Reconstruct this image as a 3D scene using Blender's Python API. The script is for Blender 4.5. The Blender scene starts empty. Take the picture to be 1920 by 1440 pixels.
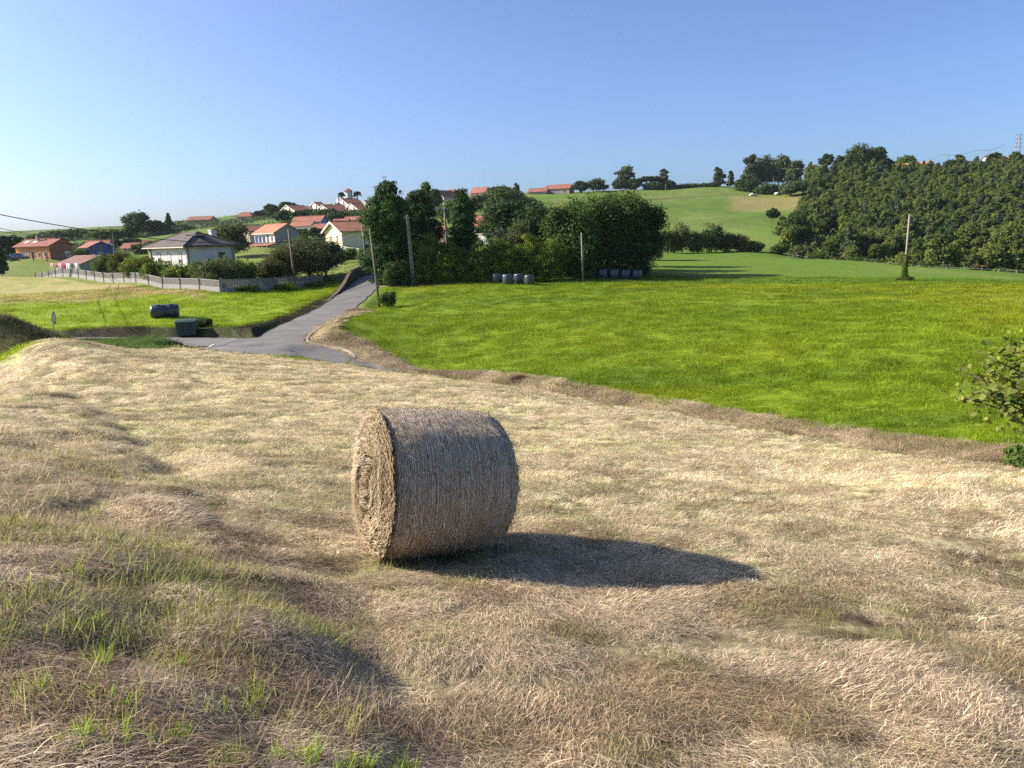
import bpy, bmesh, math, random
import numpy as np
from mathutils import Vector, Matrix
R = math.radians
D = bpy.data
scene = bpy.context.scene
COL = scene.collection
random.seed(7)

# ------------------------------------------------------------------ camera, sky, sun
F_PX, CX, CY = 1420.0, 960.0, 720.0
PITCH, ROLL = R(11.1), R(-1.9)
cam_d = D.cameras.new("camera")
cam_d.sensor_width = 36.0
cam_d.lens = 36.0 * F_PX / 1920.0
cam_d.clip_start = 0.05
cam_d.clip_end = 12000.0
cam = D.objects.new("camera", cam_d)
COL.objects.link(cam)
CAM_M = Matrix.Rotation(math.pi / 2 - PITCH, 4, 'X') @ Matrix.Rotation(ROLL, 4, 'Z')
cam.matrix_world = CAM_M
scene.camera = cam

SUN_AZ, SUN_EL = R(-82.0), R(31.0)      # azimuth from the view direction (+Y), clockwise
sun_vec = Vector((math.sin(SUN_AZ) * math.cos(SUN_EL), math.cos(SUN_AZ) * math.cos(SUN_EL), math.sin(SUN_EL)))
world = D.worlds.new("World")
scene.world = world
world.use_nodes = True
wn = world.node_tree
wn.nodes.clear()
sky = wn.nodes.new('ShaderNodeTexSky')
sky.sky_type = 'NISHITA'
sky.sun_disc = False
sky.sun_elevation = SUN_EL
sky.sun_rotation = SUN_AZ
sky.altitude = 50.0
sky.air_density = 0.7
sky.dust_density = 2.2
sky.ozone_density = 6.2
bg = wn.nodes.new('ShaderNodeBackground')
bg.inputs['Strength'].default_value = 0.108
wo = wn.nodes.new('ShaderNodeOutputWorld')
wn.links.new(sky.outputs[0], bg.inputs[0])
wn.links.new(bg.outputs[0], wo.inputs[0])
sun_d = D.lights.new("sun", 'SUN')
sun_d.energy = 5.0
sun_d.angle = R(0.53)
sun_d.color = (1.0, 0.90, 0.76)
sun = D.objects.new("sun", sun_d)
COL.objects.link(sun)
sun.rotation_euler = sun_vec.to_track_quat('Z', 'Y').to_euler()
scene.view_settings.view_transform = 'Standard'
scene.view_settings.look = 'None'
scene.view_settings.exposure = 1.05
scene.view_settings.gamma = 1.0
scene.view_settings.use_curve_mapping = False
scene.cycles.max_bounces = 6
scene.cycles.diffuse_bounces = 2
scene.cycles.glossy_bounces = 2
scene.cycles.transmission_bounces = 3
scene.cycles.transparent_max_bounces = 6
scene.cycles.use_denoising = False
scene.cycles.use_adaptive_sampling = False
scene.cycles.sample_clamp_indirect = 4.0

# ------------------------------------------------------------------ helpers
def ray(px, py):
    d = Vector(((px - CX) / F_PX, (CY - py) / F_PX, -1.0))
    return CAM_M.to_3x3() @ d
def at(px, py, r=None, z=None):
    d = ray(px, py)
    if r is None:
        return d * (z / d.z)
    return d * (r / math.hypot(d.x, d.y))
def azr(px, py=500):
    d = ray(px, py)
    return math.atan2(d.x, d.y)

def hash2(ix, iy, seed):
    h = (ix.astype(np.int64) * 374761393 + iy.astype(np.int64) * 668265263 + seed * 974711) & 0xFFFFFFFF
    h = ((h ^ (h >> 13)) * 1274126177) & 0xFFFFFFFF
    h = (h ^ (h >> 16)) & 0xFFFFFFFF
    return h / 4294967295.0
def vnoise(x, y, seed=0):
    ix = np.floor(x); iy = np.floor(y)
    fx = x - ix; fy = y - iy
    fx = fx * fx * (3 - 2 * fx); fy = fy * fy * (3 - 2 * fy)
    a = hash2(ix, iy, seed); b = hash2(ix + 1, iy, seed)
    c = hash2(ix, iy + 1, seed); d = hash2(ix + 1, iy + 1, seed)
    return (a * (1 - fx) + b * fx) * (1 - fy) + (c * (1 - fx) + d * fx) * fy
def fbm(x, y, s, seed=0, octv=4, gain=0.5):
    """s = size in metres of the largest blobs; returns about 0..1"""
    x = np.asarray(x, float); y = np.asarray(y, float)
    t = 0; a = 1.0; n = 0.0
    for o in range(octv):
        ca, sa = math.cos(1.1 * o + .4), math.sin(1.1 * o + .4)
        t = t + a * vnoise((x * ca - y * sa) / s + 13.7 * o, (x * sa + y * ca) / s - 7.3 * o, seed + o)
        n += a; a *= gain; s *= 0.5
    return t / n
def sstep(a, b, x):
    t = np.clip((x - a) / (b - a), 0, 1)
    return t * t * (3 - 2 * t)
def mix(a, b, t):
    t = np.asarray(t)[..., None]
    return a * (1 - t) + b * t

# ------------------------------------------------------------------ terrain: control points (photo column, row, distance) of the base surface
crest = [(60, 668, 36), (200, 657, 43), (360, 655, 45), (500, 668, 42), (640, 683, 38), (820, 707, 32), (1000, 730, 28),
         (1250, 773, 22.5), (1500, 820, 18), (1700, 855, 15.8), (1920, 885, 14.2)]
def crest_line():
    return np.array([at(*c)[:2] for c in crest] + [(9.5, 9.6), (12.5, 5.5)])
def offset_r(px, off):
    """distance along the photo column to the line that runs off metres beyond the crest"""
    L = crest_line(); T = np.gradient(L, axis=0); T /= np.linalg.norm(T, axis=1)[:, None]
    N = np.stack([-T[:, 1], T[:, 0]], -1) * off
    Q = L + N; a = azr(px, 750)
    aq = np.arctan2(Q[:, 0], Q[:, 1]); rq = np.hypot(Q[:, 0], Q[:, 1]); o = np.argsort(aq)
    return float(np.interp(a, aq[o], rq[o]))
ctl = []
def cp(px, py, r=None, z=None):
    p = at(px, py, r, z); ctl.append((p.x, p.y, p.z))
def cw(azd, r, z):
    a = R(azd); ctl.append((r * math.sin(a), r * math.cos(a), z))
for c_ in crest: cp(*c_)
for a_ in range(-180, 180, 45): cw(a_, 0.7, -1.66)
for t_ in [(0, 1440, -1.78), (400, 1440, -2.02), (800, 1440, -2.42), (1300, 1440, -2.72), (1920, 1440, -3.0),
           (0, 1100, -2.12), (200, 1100, -2.38), (430, 1100, -2.75), (700, 1100, -2.93), (1100, 1100, -3.2), (1500, 1100, -3.5), (1920, 1100, -3.85),
           (0, 880, -2.65), (130, 880, -2.95), (270, 880, -3.3), (600, 880, -3.6), (1000, 880, -4.0), (1500, 880, -4.45),
           (0, 760, -3.5), (110, 760, -3.85), (200, 760, -4.2), (600, 760, -4.6), (1000, 780, -4.85), (0, 700, -4.6)]:
    cp(t_[0], t_[1], z=t_[2])
for a_, r_, z_ in [(60, 4, -3.1), (60, 12, -4.6), (90, 5, -3.1), (90, 15, -4.6), (130, 8, -2.6), (180, 10, -2), (-130, 8, -1.2), (-90, 5, -1.4),
                   (-90, 15, -1.5), (-60, 6, -1.7), (-60, 15, -2.8), (-50, 40, -4.5), (-60, 80, -5), (-90, 60, -2), (60, 30, -6.5), (90, 40, -7), (60, 90, -9),
                   (130, 60, -4), (180, 80, 0), (-130, 60, 2), (55, 200, -12), (55, 500, 30), (90, 300, -5), (-50, 150, -5), (-55, 400, 5), (-90, 300, 5), (180, 400, 8), (130, 300, 0), (-130, 300, 10)]:
    cw(a_, r_, z_)
for t_ in [  # far side of the right-hand lane, green meadow
        (620, 640, 49.5), (595, 615, 54), (640, 590, 66), (700, 571, 76), (720, 548, 84), (780, 533, 90), *[(p_, y_, offset_r(p_, 7.0)) for p_, y_ in [(760, 692), (900, 700), (1000, 712), (1120, 731), (1250, 752), (1380, 773), (1500, 792), (1600, 806), (1700, 819), (1800, 830), (1920, 840), (2200, 860)]],
         (780, 600, 60), (965, 533, 86), (1093, 529, 88), (1300, 531, 88), (1500, 531, 88), (1700, 531, 88), (1900, 533, 88), (1100, 600, 55), (1500, 600, 54), (1850, 610, 50),
        (1200, 505, 115), (1400, 500, 128), (1250, 474, 195), (1400, 476, 195), (1700, 512, 118), (1600, 491, 170), (1700, 499, 160), (1900, 512, 150), (1050, 490, 150),
        # left field
        (60, 617, 69), (180, 613, 66.5), (300, 608, 65.5), (400, 604, 66), (500, 592, 69), (590, 566, 78), (618, 547, 90), (0, 570, 85), (200, 560, 85), (400, 560, 78), (500, 541, 92), (590, 528, 102),
        (410, 549, 83), (300, 538, 97), (200, 530, 115), (65, 524, 155), (0, 520, 150), (0, 500, 180), (60, 489, 195), (142, 488, 195), (20, 486, 195),
        (354, 513, 106), (440, 512, 112), (150, 518, 142), (520, 470, 185), (480, 490, 150), (560, 472, 185), (645, 470, 152), (690, 480, 140), (640, 505, 112), (690, 490, 120), (190, 482, 235), (260, 472, 260),
        (0, 462, 330), (100, 452, 400), (200, 441, 430), (300, 436, 350), (300, 425, 430), (400, 418, 430), (400, 440, 300), (470, 411, 430), (500, 425, 300), (540, 411, 360), (560, 436, 260), (600, 408, 360), (660, 405, 360),
        (640, 382, 450), (540, 393, 450), (680, 440, 230), (750, 480, 150), (760, 385, 430), (760, 430, 240), (840, 470, 130), (840, 440, 200), (840, 387, 400), (900, 367, 460), (900, 456, 160), (900, 405, 280), (1000, 367, 440), (1000, 410, 270), (1000, 470, 140),
        (1080, 362, 460), (1150, 357, 480), (1150, 410, 290), (1150, 470, 170), (1300, 468, 215), (1300, 440, 250), (1300, 402, 330), (1250, 353, 500), (1350, 350, 500), (1230, 375, 410), (1400, 372, 420), (1420, 440, 250), (1440, 405, 330), (1440, 352, 500),
        (1480, 372, 420), (1500, 400, 350), (1500, 472, 220), (1600, 505, 205), (1600, 425, 300), (1550, 345, 470), (1650, 333, 480), (1800, 325, 480), (1920, 322, 480), (1750, 515, 200), (1750, 430, 290), (1920, 525, 190), (1920, 430, 290)]:
    cp(*t_)
for a_ in range(-180, 180, 20):
    cw(a_, 900, 14 if abs(a_) < 60 else 5); cw(a_, 2600, -30)
ctl = np.array(ctl)
def lp(x, y):
    r = np.sqrt(x * x + y * y) + 1e-6
    th = np.arctan2(x, y)
    k = 1.5      # wrap-safe embedding of the azimuth
    return np.stack([k * np.sin(th), k * np.cos(th), np.log(r)], -1)
CK = 0.06
def kern(a, b):
    d2 = ((a[:, None, :] - b[None, :, :]) ** 2).sum(-1)
    return -np.sqrt(d2 + CK * CK)
_P = lp(ctl[:, 0], ctl[:, 1])
_n = len(_P)
_A = np.zeros((_n + 1, _n + 1)); _A[:_n, :_n] = kern(_P, _P) - 0.004 * np.eye(_n) * 1.0
_A[:_n, _n] = 1; _A[_n, :_n] = 1
_W = np.linalg.solve(_A, np.append(ctl[:, 2], 0))
def base_h(x, y):
    x = np.asarray(x, float).ravel(); y = np.asarray(y, float).ravel()
    out = np.empty(len(x))
    for i in range(0, len(x), 20000):
        out[i:i + 20000] = kern(lp(x[i:i + 20000], y[i:i + 20000]), _P) @ _W[:_n] + _W[_n]
    return out

# ------------------------------------------------------------------ roads: centre lines (x, y, z), half width
def crest_e(px):
    xs = [c[0] for c in crest]
    es = [at(*c).z / c[2] for c in crest]
    return float(np.interp(px, xs, es))
lane = []
for px, r, z in [(560, 49.0, -7.08), (610, 46.8, -7.2), (655, 45, -7.38)]:
    d = ray(px, 700); h = math.hypot(d.x, d.y); lane.append((d.x / h * r, d.y / h * r, z))
for px, m in [(715, .42), (780, .65), (880, .85), (1000, .9), (1120, .9), (1250, .85), (1380, .8), (1500, .72), (1620, .6), (1720, .42), (1830, .2), (1920, .06), (2100, -.1), (2400, 0), (2800, 0)]:
    r = offset_r(px, 3.8)
    d = ray(px, 700); h = math.hypot(d.x, d.y)
    lane.append((d.x / h * r, d.y / h * r, crest_e(px) * r - m))
main = [tuple(at(*p)) for p in [(545, 660, 48.5), (520, 645, 52), (548, 620, 58.5), (588, 600, 64.5), (630, 579, 71.5), (659, 558, 80), (680, 540, 89), (698, 521, 103), (735, 508, 118), (800, 495, 150)]]
side = [tuple(at(*p)) for p in [(520, 645, 52), (430, 644, 55), (340, 641, 58.5), (200, 640.5, 61.5), (60, 640, 64), (-150, 640, 70)]]
pad = [tuple(at(*p)) for p in [(445, 655, 50.5), (552, 665, 47.8)]]
def smooth_line(pts, n=14):
    P = np.array(pts); out = []
    for i in range(len(P) - 1):
        p0 = P[max(i - 1, 0)]; p1 = P[i]; p2 = P[i + 1]; p3 = P[min(i + 2, len(P) - 1)]
        for k in range(n):
            t = k / n
            out.append(0.5 * ((2 * p1) + (-p0 + p2) * t + (2 * p0 - 5 * p1 + 4 * p2 - p3) * t * t + (-p0 + 3 * p1 - 3 * p2 + p3) * t ** 3))
    out.append(P[-1])
    return np.array(out)
roads = [(smooth_line(lane), 1.7), (smooth_line(main), 1.72), (smooth_line(side), 1.9), (smooth_line(pad), 3.5)]
def road_field(x, y):
    """signed distance to the nearest road edge and the road's height there"""
    x = np.asarray(x, float).ravel(); y = np.asarray(y, float).ravel()
    best = np.full(len(x), 1e9); zs = np.zeros(len(x)); ws = np.zeros(len(x))
    for L, hw in roads:
        d2 = np.full(len(x), 1e18); zz = np.zeros(len(x))
        for a, b in zip(L[:-1], L[1:]):
            e = b - a; le = e[0] ** 2 + e[1] ** 2 + 1e-9
            t = np.clip(((x - a[0]) * e[0] + (y - a[1]) * e[1]) / le, 0, 1)
            q = (x - a[0] - t * e[0]) ** 2 + (y - a[1] - t * e[1]) ** 2
            m = q < d2
            d2 = np.where(m, q, d2); zz = np.where(m, a[2] + t * e[2], zz)
        d = np.sqrt(d2)
        best = np.minimum(best, d - hw)
        w = 1 / (d2 + .3) ** 2
        zs += w * zz; ws += w
    return best, zs / ws

def bump(x, y, px, r, h, s, sy=None, rot=0):
    d = ray(px, 600); k = math.hypot(d.x, d.y)
    cx, cy = d.x / k * r, d.y / k * r
    u = (x - cx) * math.cos(rot) + (y - cy) * math.sin(rot); v = -(x - cx) * math.sin(rot) + (y - cy) * math.cos(rot)
    return h * np.exp(-(u / s) ** 2 - (v / (sy or s)) ** 2)
def ground_h(x, y, fine=True):
    sh = np.shape(x)
    x = np.asarray(x, float).ravel(); y = np.asarray(y, float).ravel()
    z = base_h(x, y)
    r = np.hypot(x, y)
    z += bump(x, y, -25, 50, 2.3, 3.4, 2.6) + bump(x, y, 70, 38, .3, 2.5)
    if fine:
        hayish = sstep(60, 30, r)
        z -= .04 * sstep(8, 14, r) * sstep(60, 50, r)
        z += hayish * ((fbm(x, y, 1.6, 3, 4) - .5) * ((.08 - .055 * sstep(5, 12, r)) + .16 * sstep(1.5, -3, x + .35 * y - 1.5) * sstep(40, 12, r) * sstep(3, 6, r)) * sstep(1, 4, r) + (fbm(x, y, .30, 9, 3) - .5) * (.08 - .035 * sstep(8, 20, r)))
        uu = CX + F_PX * np.tan(np.clip(np.arctan2(x, y), -1.2, 1.2)) * .975
        vl = np.interp(np.log(np.maximum(r, .5)), np.log([.5, 3, 5.8, 10.3, 20, 40]), [1500, 760, 470, 300, 190, 60])
        sv = (uu - vl) * r / F_PX + 1.5 * (fbm(x, y, 2.0, 19, 4) - .5)
        z += hayish * sstep(.8, 2, r) * (.11 * sstep(.35, -.6, sv) * sstep(30, 14, r) * sstep(2.5, 5, r) - .03 * sstep(.9, .2, np.abs(sv - .2)))
        z += hayish * sstep(1, 2.2, r) * sstep(2.4, .3, np.abs(sv + .8)) * (fbm(x * .6, y, .42, 17, 3) - .5) * (.12 + .16 * sstep(3.5, 6, r))
        z += hayish * np.clip(fbm(x * .5 + y * .3, y * .6, .7, 15, 3) - .5, -.2, .3) * .20 * sstep(1.5, -3, x + .35 * y - 1.5)
        z += sstep(30, 60, r) * (fbm(x, y, 9, 5, 4) - .5) * .35
        z += sstep(200, 300, r) * (fbm(x, y, 40, 6, 4) - .5) * 3.0
    d, zr = road_field(x, y)
    bw = 1.5 + .5 * (fbm(x, y, 3, 11, 2) - .5)
    xm = np.interp(y, [45, 52, 60, 66, 72, 80, 90, 110], [-15, -16.3, -16.8, -16.6, -16.4, -16, -16.5, -17])     # left of the main road the banks are steep
    sr = np.interp(CX + F_PX * x / np.maximum(y, 1), [60, 200, 340, 430, 520], [64, 61.5, 58.5, 55, 52])
    left = sstep(1.0, -1.0, x - xm) * sstep(-.5, .5, r - sr)
    bw = bw * (1 - left) + .55 * left
    t = sstep(.35, .35 + bw, d)
    far = sstep(95, 120, r)
    t = np.maximum(t, far * sstep(.2, .6, d))
    z = zr * (1 - t) + z * t
    return z.reshape(sh)
def gz(x, y):
    return float(ground_h(np.array([x]), np.array([y]))[0])
def on_ground(px, r, py=500):
    d = ray(px, py); k = math.hypot(d.x, d.y)
    x, y = d.x / k * r, d.y / k * r
    return Vector((x, y, gz(x, y)))
CAM_I = CAM_M.inverted()
def project(p):
    q = CAM_I @ Vector(p)
    return CX + F_PX * q.x / -q.z, CY - F_PX * q.y / -q.z

# ------------------------------------------------------------------ mesh building
def mesh_obj(name, verts, faces, mats, parent=None, smooth=False, mat_idx=None, attrs=None, uv=None):
    me = D.meshes.new(name)
    verts = np.asarray(verts, dtype=np.float32).reshape(-1, 3)
    if isinstance(faces, np.ndarray):
        k = faces.shape[1]; nf = faces.shape[0]
        me.vertices.add(len(verts)); me.vertices.foreach_set('co', verts.ravel())
        me.loops.add(nf * k); me.loops.foreach_set('vertex_index', faces.astype(np.int32).ravel())
        me.polygons.add(nf)
        me.polygons.foreach_set('loop_start', np.arange(0, nf * k, k, dtype=np.int32))
        me.polygons.foreach_set('loop_total', np.full(nf, k, dtype=np.int32))
        me.update(calc_edges=True)
    else:
        me.from_pydata([tuple(map(float, v)) for v in verts], [], faces)
        me.update()
    if not isinstance(mats, (list, tuple)): mats = [mats]
    for m in mats: me.materials.append(m)
    if mat_idx is not None: me.polygons.foreach_set('material_index', np.asarray(mat_idx, dtype=np.int32))
    me.polygons.foreach_set('use_smooth', np.full(len(me.polygons), bool(smooth)))
    if attrs:
        for k_, v_ in attrs.items():
            v_ = np.asarray(v_, dtype=np.float32)
            if v_.ndim == 1:
                a = me.attributes.new(k_, 'FLOAT', 'POINT'); a.data.foreach_set('value', v_)
            else:
                a = me.attributes.new(k_, 'FLOAT_COLOR', 'POINT')
                c4 = np.ones((len(v_), 4), np.float32); c4[:, :3] = v_
                a.data.foreach_set('color', c4.ravel())
    ob = D.objects.new(name, me)
    COL.objects.link(ob)
    if parent is not None: ob.parent = parent
    return ob
def tag(o, label=None, cat=None, group=None, kind=None):
    if label: o['label'] = label
    if cat: o['category'] = cat
    if group: o['group'] = group
    if kind: o['kind'] = kind
    return o
def empty(name, loc, rz=0.0, label=None, cat=None, group=None):
    e = D.objects.new(name, None)
    COL.objects.link(e)
    e.location = loc; e.rotation_euler = (0, 0, rz)
    e.empty_display_size = .3
    return tag(e, label, cat, group)

class MB:
    """collects boxes, prisms and tubes into one mesh"""
    def __init__(s): s.v = []; s.f = []; s.m = []
    def add(s, vs, fs, mi=0):
        o = len(s.v); s.v += [tuple(v) for v in vs]; s.f += [tuple(i + o for i in f) for f in fs]; s.m += [mi] * len(fs); return s
    def box(s, x0, x1, y0, y1, z0, z1, mi=0):
        vs = [(x0, y0, z0), (x1, y0, z0), (x1, y1, z0), (x0, y1, z0), (x0, y0, z1), (x1, y0, z1), (x1, y1, z1), (x0, y1, z1)]
        return s.add(vs, [(3, 2, 1, 0), (4, 5, 6, 7), (0, 1, 5, 4), (1, 2, 6, 5), (2, 3, 7, 6), (3, 0, 4, 7)], mi)
    def slab(s, quad, th, mi=0):
        """a quad (4 points) thickened downwards by th"""
        q = [Vector(p) for p in quad]
        b = [p - Vector((0, 0, th)) for p in q]
        return s.add(q + b, [(0, 1, 2, 3), (7, 6, 5, 4), (0, 4, 5, 1), (1, 5, 6, 2), (2, 6, 7, 3), (3, 7, 4, 0)], mi)
    def tube(s, pts, r, n=6, mi=0, r2=None):
        pts = [Vector(p) for p in pts]; rings = []
        for i, p in enumerate(pts):
            t = (pts[min(i + 1, len(pts) - 1)] - pts[max(i - 1, 0)]).normalized()
            up = Vector((0, 0, 1)) if abs(t.z) < .9 else Vector((1, 0, 0))
            a = t.cross(up).normalized(); b = t.cross(a)
            rr = r if r2 is None else r + (r2 - r) * i / (len(pts) - 1)
            rings.append([p + a * math.cos(2 * math.pi * k / n) * rr + b * math.sin(2 * math.pi * k / n) * rr for k in range(n)])
        vs = [v for g in rings for v in g]; fs = []
        for i in range(len(pts) - 1):
            for k in range(n):
                k2 = (k + 1) % n
                fs.append((i * n + k, i * n + k2, (i + 1) * n + k2, (i + 1) * n + k))
        fs.append(tuple(range(n - 1, -1, -1))); fs.append(tuple((len(pts) - 1) * n + k for k in range(n)))
        return s.add(vs, fs, mi)
    def build(s, name, mats, parent=None, smooth=False):
        return mesh_obj(name, s.v, s.f, mats, parent, smooth, s.m)
# ------------------------------------------------------------------ materials
class NT:
    def __init__(s, name):
        s.m = D.materials.new(name); s.m.use_nodes = True
        s.t = s.m.node_tree; s.t.nodes.clear()
        s.out = s.t.nodes.new('ShaderNodeOutputMaterial')
    def n(s, typ, **kw):
        nd = s.t.nodes.new(typ)
        for k, v in kw.items():
            if k.startswith('i_'):
                key = k[2:]
                key = int(key) if key.isdigit() else key.replace('_', ' ')
                nd.inputs[key].default_value = v
            else: setattr(nd, k, v)
        return nd
    def l(s, a, b): s.t.links.new(a, b)
    def noise(s, scale, detail=4, rough=.55, vec=None, dist=0):
        nd = s.n('ShaderNodeTexNoise'); nd.inputs['Scale'].default_value = scale; nd.inputs['Detail'].default_value = detail
        nd.inputs['Roughness'].default_value = rough; nd.inputs['Distortion'].default_value = dist
        if vec is not None: s.l(vec, nd.inputs['Vector'])
        return nd.outputs['Fac']
    def ramp(s, fac, stops, interp='LINEAR'):
        r = s.n('ShaderNodeValToRGB'); r.color_ramp.interpolation = interp
        el = r.color_ramp.elements
        while len(el) > 1: el.remove(el[-1])
        for i, (p, c) in enumerate(stops):
            e = el[0] if i == 0 else el.new(p)
            e.position = p; e.color = (c, c, c, 1) if isinstance(c, (int, float)) else (*c, 1)
        s.l(fac, r.inputs[0]); return r.outputs[0]
    def mul(s, a, b, fac=1.0):
        m = s.n('ShaderNodeMix', data_type='RGBA', blend_type='MULTIPLY'); m.inputs[0].default_value = fac
        s._in(a, m.inputs[6]); s._in(b, m.inputs[7]); return m.outputs[2]
    def mixc(s, fac, a, b):
        m = s.n('ShaderNodeMix', data_type='RGBA'); s._in(fac, m.inputs[0]); s._in(a, m.inputs[6]); s._in(b, m.inputs[7]); return m.outputs[2]
    def _in(s, v, sock):
        if hasattr(v, 'links'): s.l(v, sock)
        elif isinstance(v, (int, float)): sock.default_value = v if sock.type == 'VALUE' else (v, v, v, 1)
        else: sock.default_value = (*v, 1)
    def math(s, op, a, b=None):
        m = s.n('ShaderNodeMath', operation=op)
        s._in(a, m.inputs[0])
        if b is not None: s._in(b, m.inputs[1])
        return m.outputs[0]
    def attr(s, name, typ='GEOMETRY'):
        a = s.n('ShaderNodeAttribute'); a.attribute_name = name; a.attribute_type = typ; return a
    def pos(s): return s.n('ShaderNodeNewGeometry').outputs['Position']
    def obj(s): return s.n('ShaderNodeTexCoord').outputs['Object']
    def scale(s, vec, v):
        m = s.n('ShaderNodeMapping'); m.inputs['Scale'].default_value = v; s.l(vec, m.inputs[0]); return m.outputs[0]
    def bsdf(s, col, rough=.8, spec=.3, bump=None, bstr=.5, bdist=.05, metal=0, **kw):
        b = s.n('ShaderNodeBsdfPrincipled')
        s._in(col, b.inputs['Base Color']); s._in(rough, b.inputs['Roughness'])
        b.inputs['Specular IOR Level'].default_value = spec; b.inputs['Metallic'].default_value = metal
        if bump is not None:
            bm = s.n('ShaderNodeBump'); bm.inputs['Strength'].default_value = bstr; bm.inputs['Distance'].default_value = bdist
            s.l(bump, bm.inputs['Height']); s.l(bm.outputs[0], b.inputs['Normal'])
        for k, v in kw.items(): s._in(v, b.inputs[k.replace('_', ' ')])
        return b.outputs[0]
    def done(s, sh): s.l(sh, s.out.inputs[0]); return s.m

def plain(name, col, rough=.75, spec=.3, var=.12, scale=3.0, bstr=.15, metal=0, streak=False):
    t = NT(name); p = t.obj()
    n1 = t.noise(scale, 6, .6, t.scale(p, (1, 1, .25)) if streak else p)
    n2 = t.noise(scale * 8, 4, .6, p)
    f = t.math('ADD', t.math('MULTIPLY', n1, .7), t.math('MULTIPLY', n2, .3))
    lo = tuple(c * (1 - var * 2.0) for c in col); hi = tuple(min(1, c * (1 + var * 1.2)) for c in col)
    c = t.ramp(f, [(.3, lo), (.7, hi)])
    return t.done(t.bsdf(c, rough, spec, n2, bstr, .02, metal))

def leaf_mat(name, a, b, c=None, trans=.35, scale=.6):
    """foliage: each leaf its own tint between a and b (attribute v), patches of c"""
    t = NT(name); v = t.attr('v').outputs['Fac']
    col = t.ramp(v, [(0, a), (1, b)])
    if c is not None:
        n = t.noise(scale, 3, .5, t.pos())
        col = t.mixc(t.ramp(n, [(.5, 0.0), (.68, .8)]), col, c)
    p = t.bsdf(col, .65, .14)
    tr = t.n('ShaderNodeBsdfTranslucent')
    t.l(t.mul(col, (1.25, 1.3, .55)), tr.inputs[0])
    ms = t.n('ShaderNodeMixShader'); ms.inputs[0].default_value = trans
    t.l(p, ms.inputs[1]); t.l(tr.outputs[0], ms.inputs[2])
    return t.done(ms.outputs[0])

def ground_mat():
    t = NT('ground_turf'); p = t.pos(); c = t.attr('zone').outputs['Color']; g = t.attr('grain').outputs['Fac']
    n1 = t.noise(9, 8, .72, t.scale(p, (1, 1, .4)))
    n2 = t.noise(1.1, 6, .65, p)
    n3 = t.noise(3.2, 8, .8, t.scale(p, (.45, 1, .6)))
    k = t.mul(t.ramp(n1, [(.3, .45), (.5, 1.0), (.7, 1.5)]), t.ramp(n3, [(.36, .55), (.5, 1.0), (.64, 1.4)]))
    k2 = t.ramp(n2, [(.3, .8), (.7, 1.18)])
    col = t.mul(t.mul(c, k), k2)
    h = t.math('ADD', t.math('MULTIPLY', n1, .6), t.math('MULTIPLY', n2, .6))
    b = t.n('ShaderNodeBsdfPrincipled'); t.l(col, b.inputs['Base Color']); b.inputs['Roughness'].default_value = .9; b.inputs['Specular IOR Level'].default_value = .12
    bm = t.n('ShaderNodeBump'); bm.inputs['Strength'].default_value = .9; t.l(g, bm.inputs['Distance']); t.l(h, bm.inputs['Height']); t.l(bm.outputs[0], b.inputs['Normal'])
    return t.done(b.outputs[0])
def asphalt_mat():
    t = NT('asphalt'); p = t.pos()
    n = t.noise(.5, 8, .7, p); n2 = t.noise(40, 4, .6, p)
    c = t.ramp(n, [(.32, (.10, .094, .09)), (.5, (.15, .142, .135)), (.68, (.205, .19, .175))])
    c = t.mul(c, t.ramp(n2, [(.3, .75), (.7, 1.2)]))
    return t.done(t.bsdf(c, .85, .3, n2, .4, .01))

# ------------------------------------------------------------------ terrain zones (base colours of what grows there)
C = lambda *a: np.array(a, float)
HAY, HAY_D, HAY_G = C(.55, .455, .265), C(.38, .285, .165), C(.33, .34, .10)
BANKL = C(.40, .30, .20)
MEAD, MEAD_Y, MEAD_D = C(.140, .198, .008), C(.200, .218, .010), C(.100, .155, .008)
LEFTG, LEFTM = C(.195, .262, .012), C(.34, .29, .115)
FAR_G = C(.09, .15, .035)
DRY = C(.36, .275, .175)
SOIL = C(.16, .11, .065)
HILL_G, HILL_T = C(.115, .185, .028), C(.22, .195, .07)
SCRUB = C(.055, .085, .03)
def px_of(x, y):
    """azimuth as the photo column it has at eye level"""
    a = np.arctan2(x, y)
    return CX + F_PX * np.tan(np.clip(a, -1.2, 1.2)) * .975
_gp = [(1560, 1190, -3.55, .5, .10), (1660, 1245, -3.5, .45, .10), (1300, 1205, -3.2, .35, .07), (1780, 1060, -4.0, .55, .12), (1885, 1075, -4.0, .5, .12), (1795, 1405, -3.2, .18, .22), (1480, 1125, -3.55, .3, .07),
       (1400, 1290, -3.1, .25, .06), (1180, 1260, -3.0, .25, .07), (830, 985, -3.5, .4, .08), (1240, 1000, -3.8, .5, .07), (1850, 905, -4.6, .45, .10), (1100, 1390, -2.8, .15, .05), (1650, 1300, -3.3, .3, .06)]
GAPS = [(*at(a_, b_, z=c_)[:2], d_, e_) for a_, b_, c_, d_, e_ in _gp]
def gaps(x, y):
    g = np.zeros(np.shape(x))
    n = .7 + .9 * (fbm(x, y, .35, 44, 3) - .3)
    for gx, gy, a_, b_ in GAPS: g = np.maximum(g, np.exp(-((x - gx) / a_) ** 2 - ((y - gy + .15 * (x - gx)) / (b_ * 1.6)) ** 2) * n)
    return np.clip(g * 1.5, 0, 1)
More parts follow.
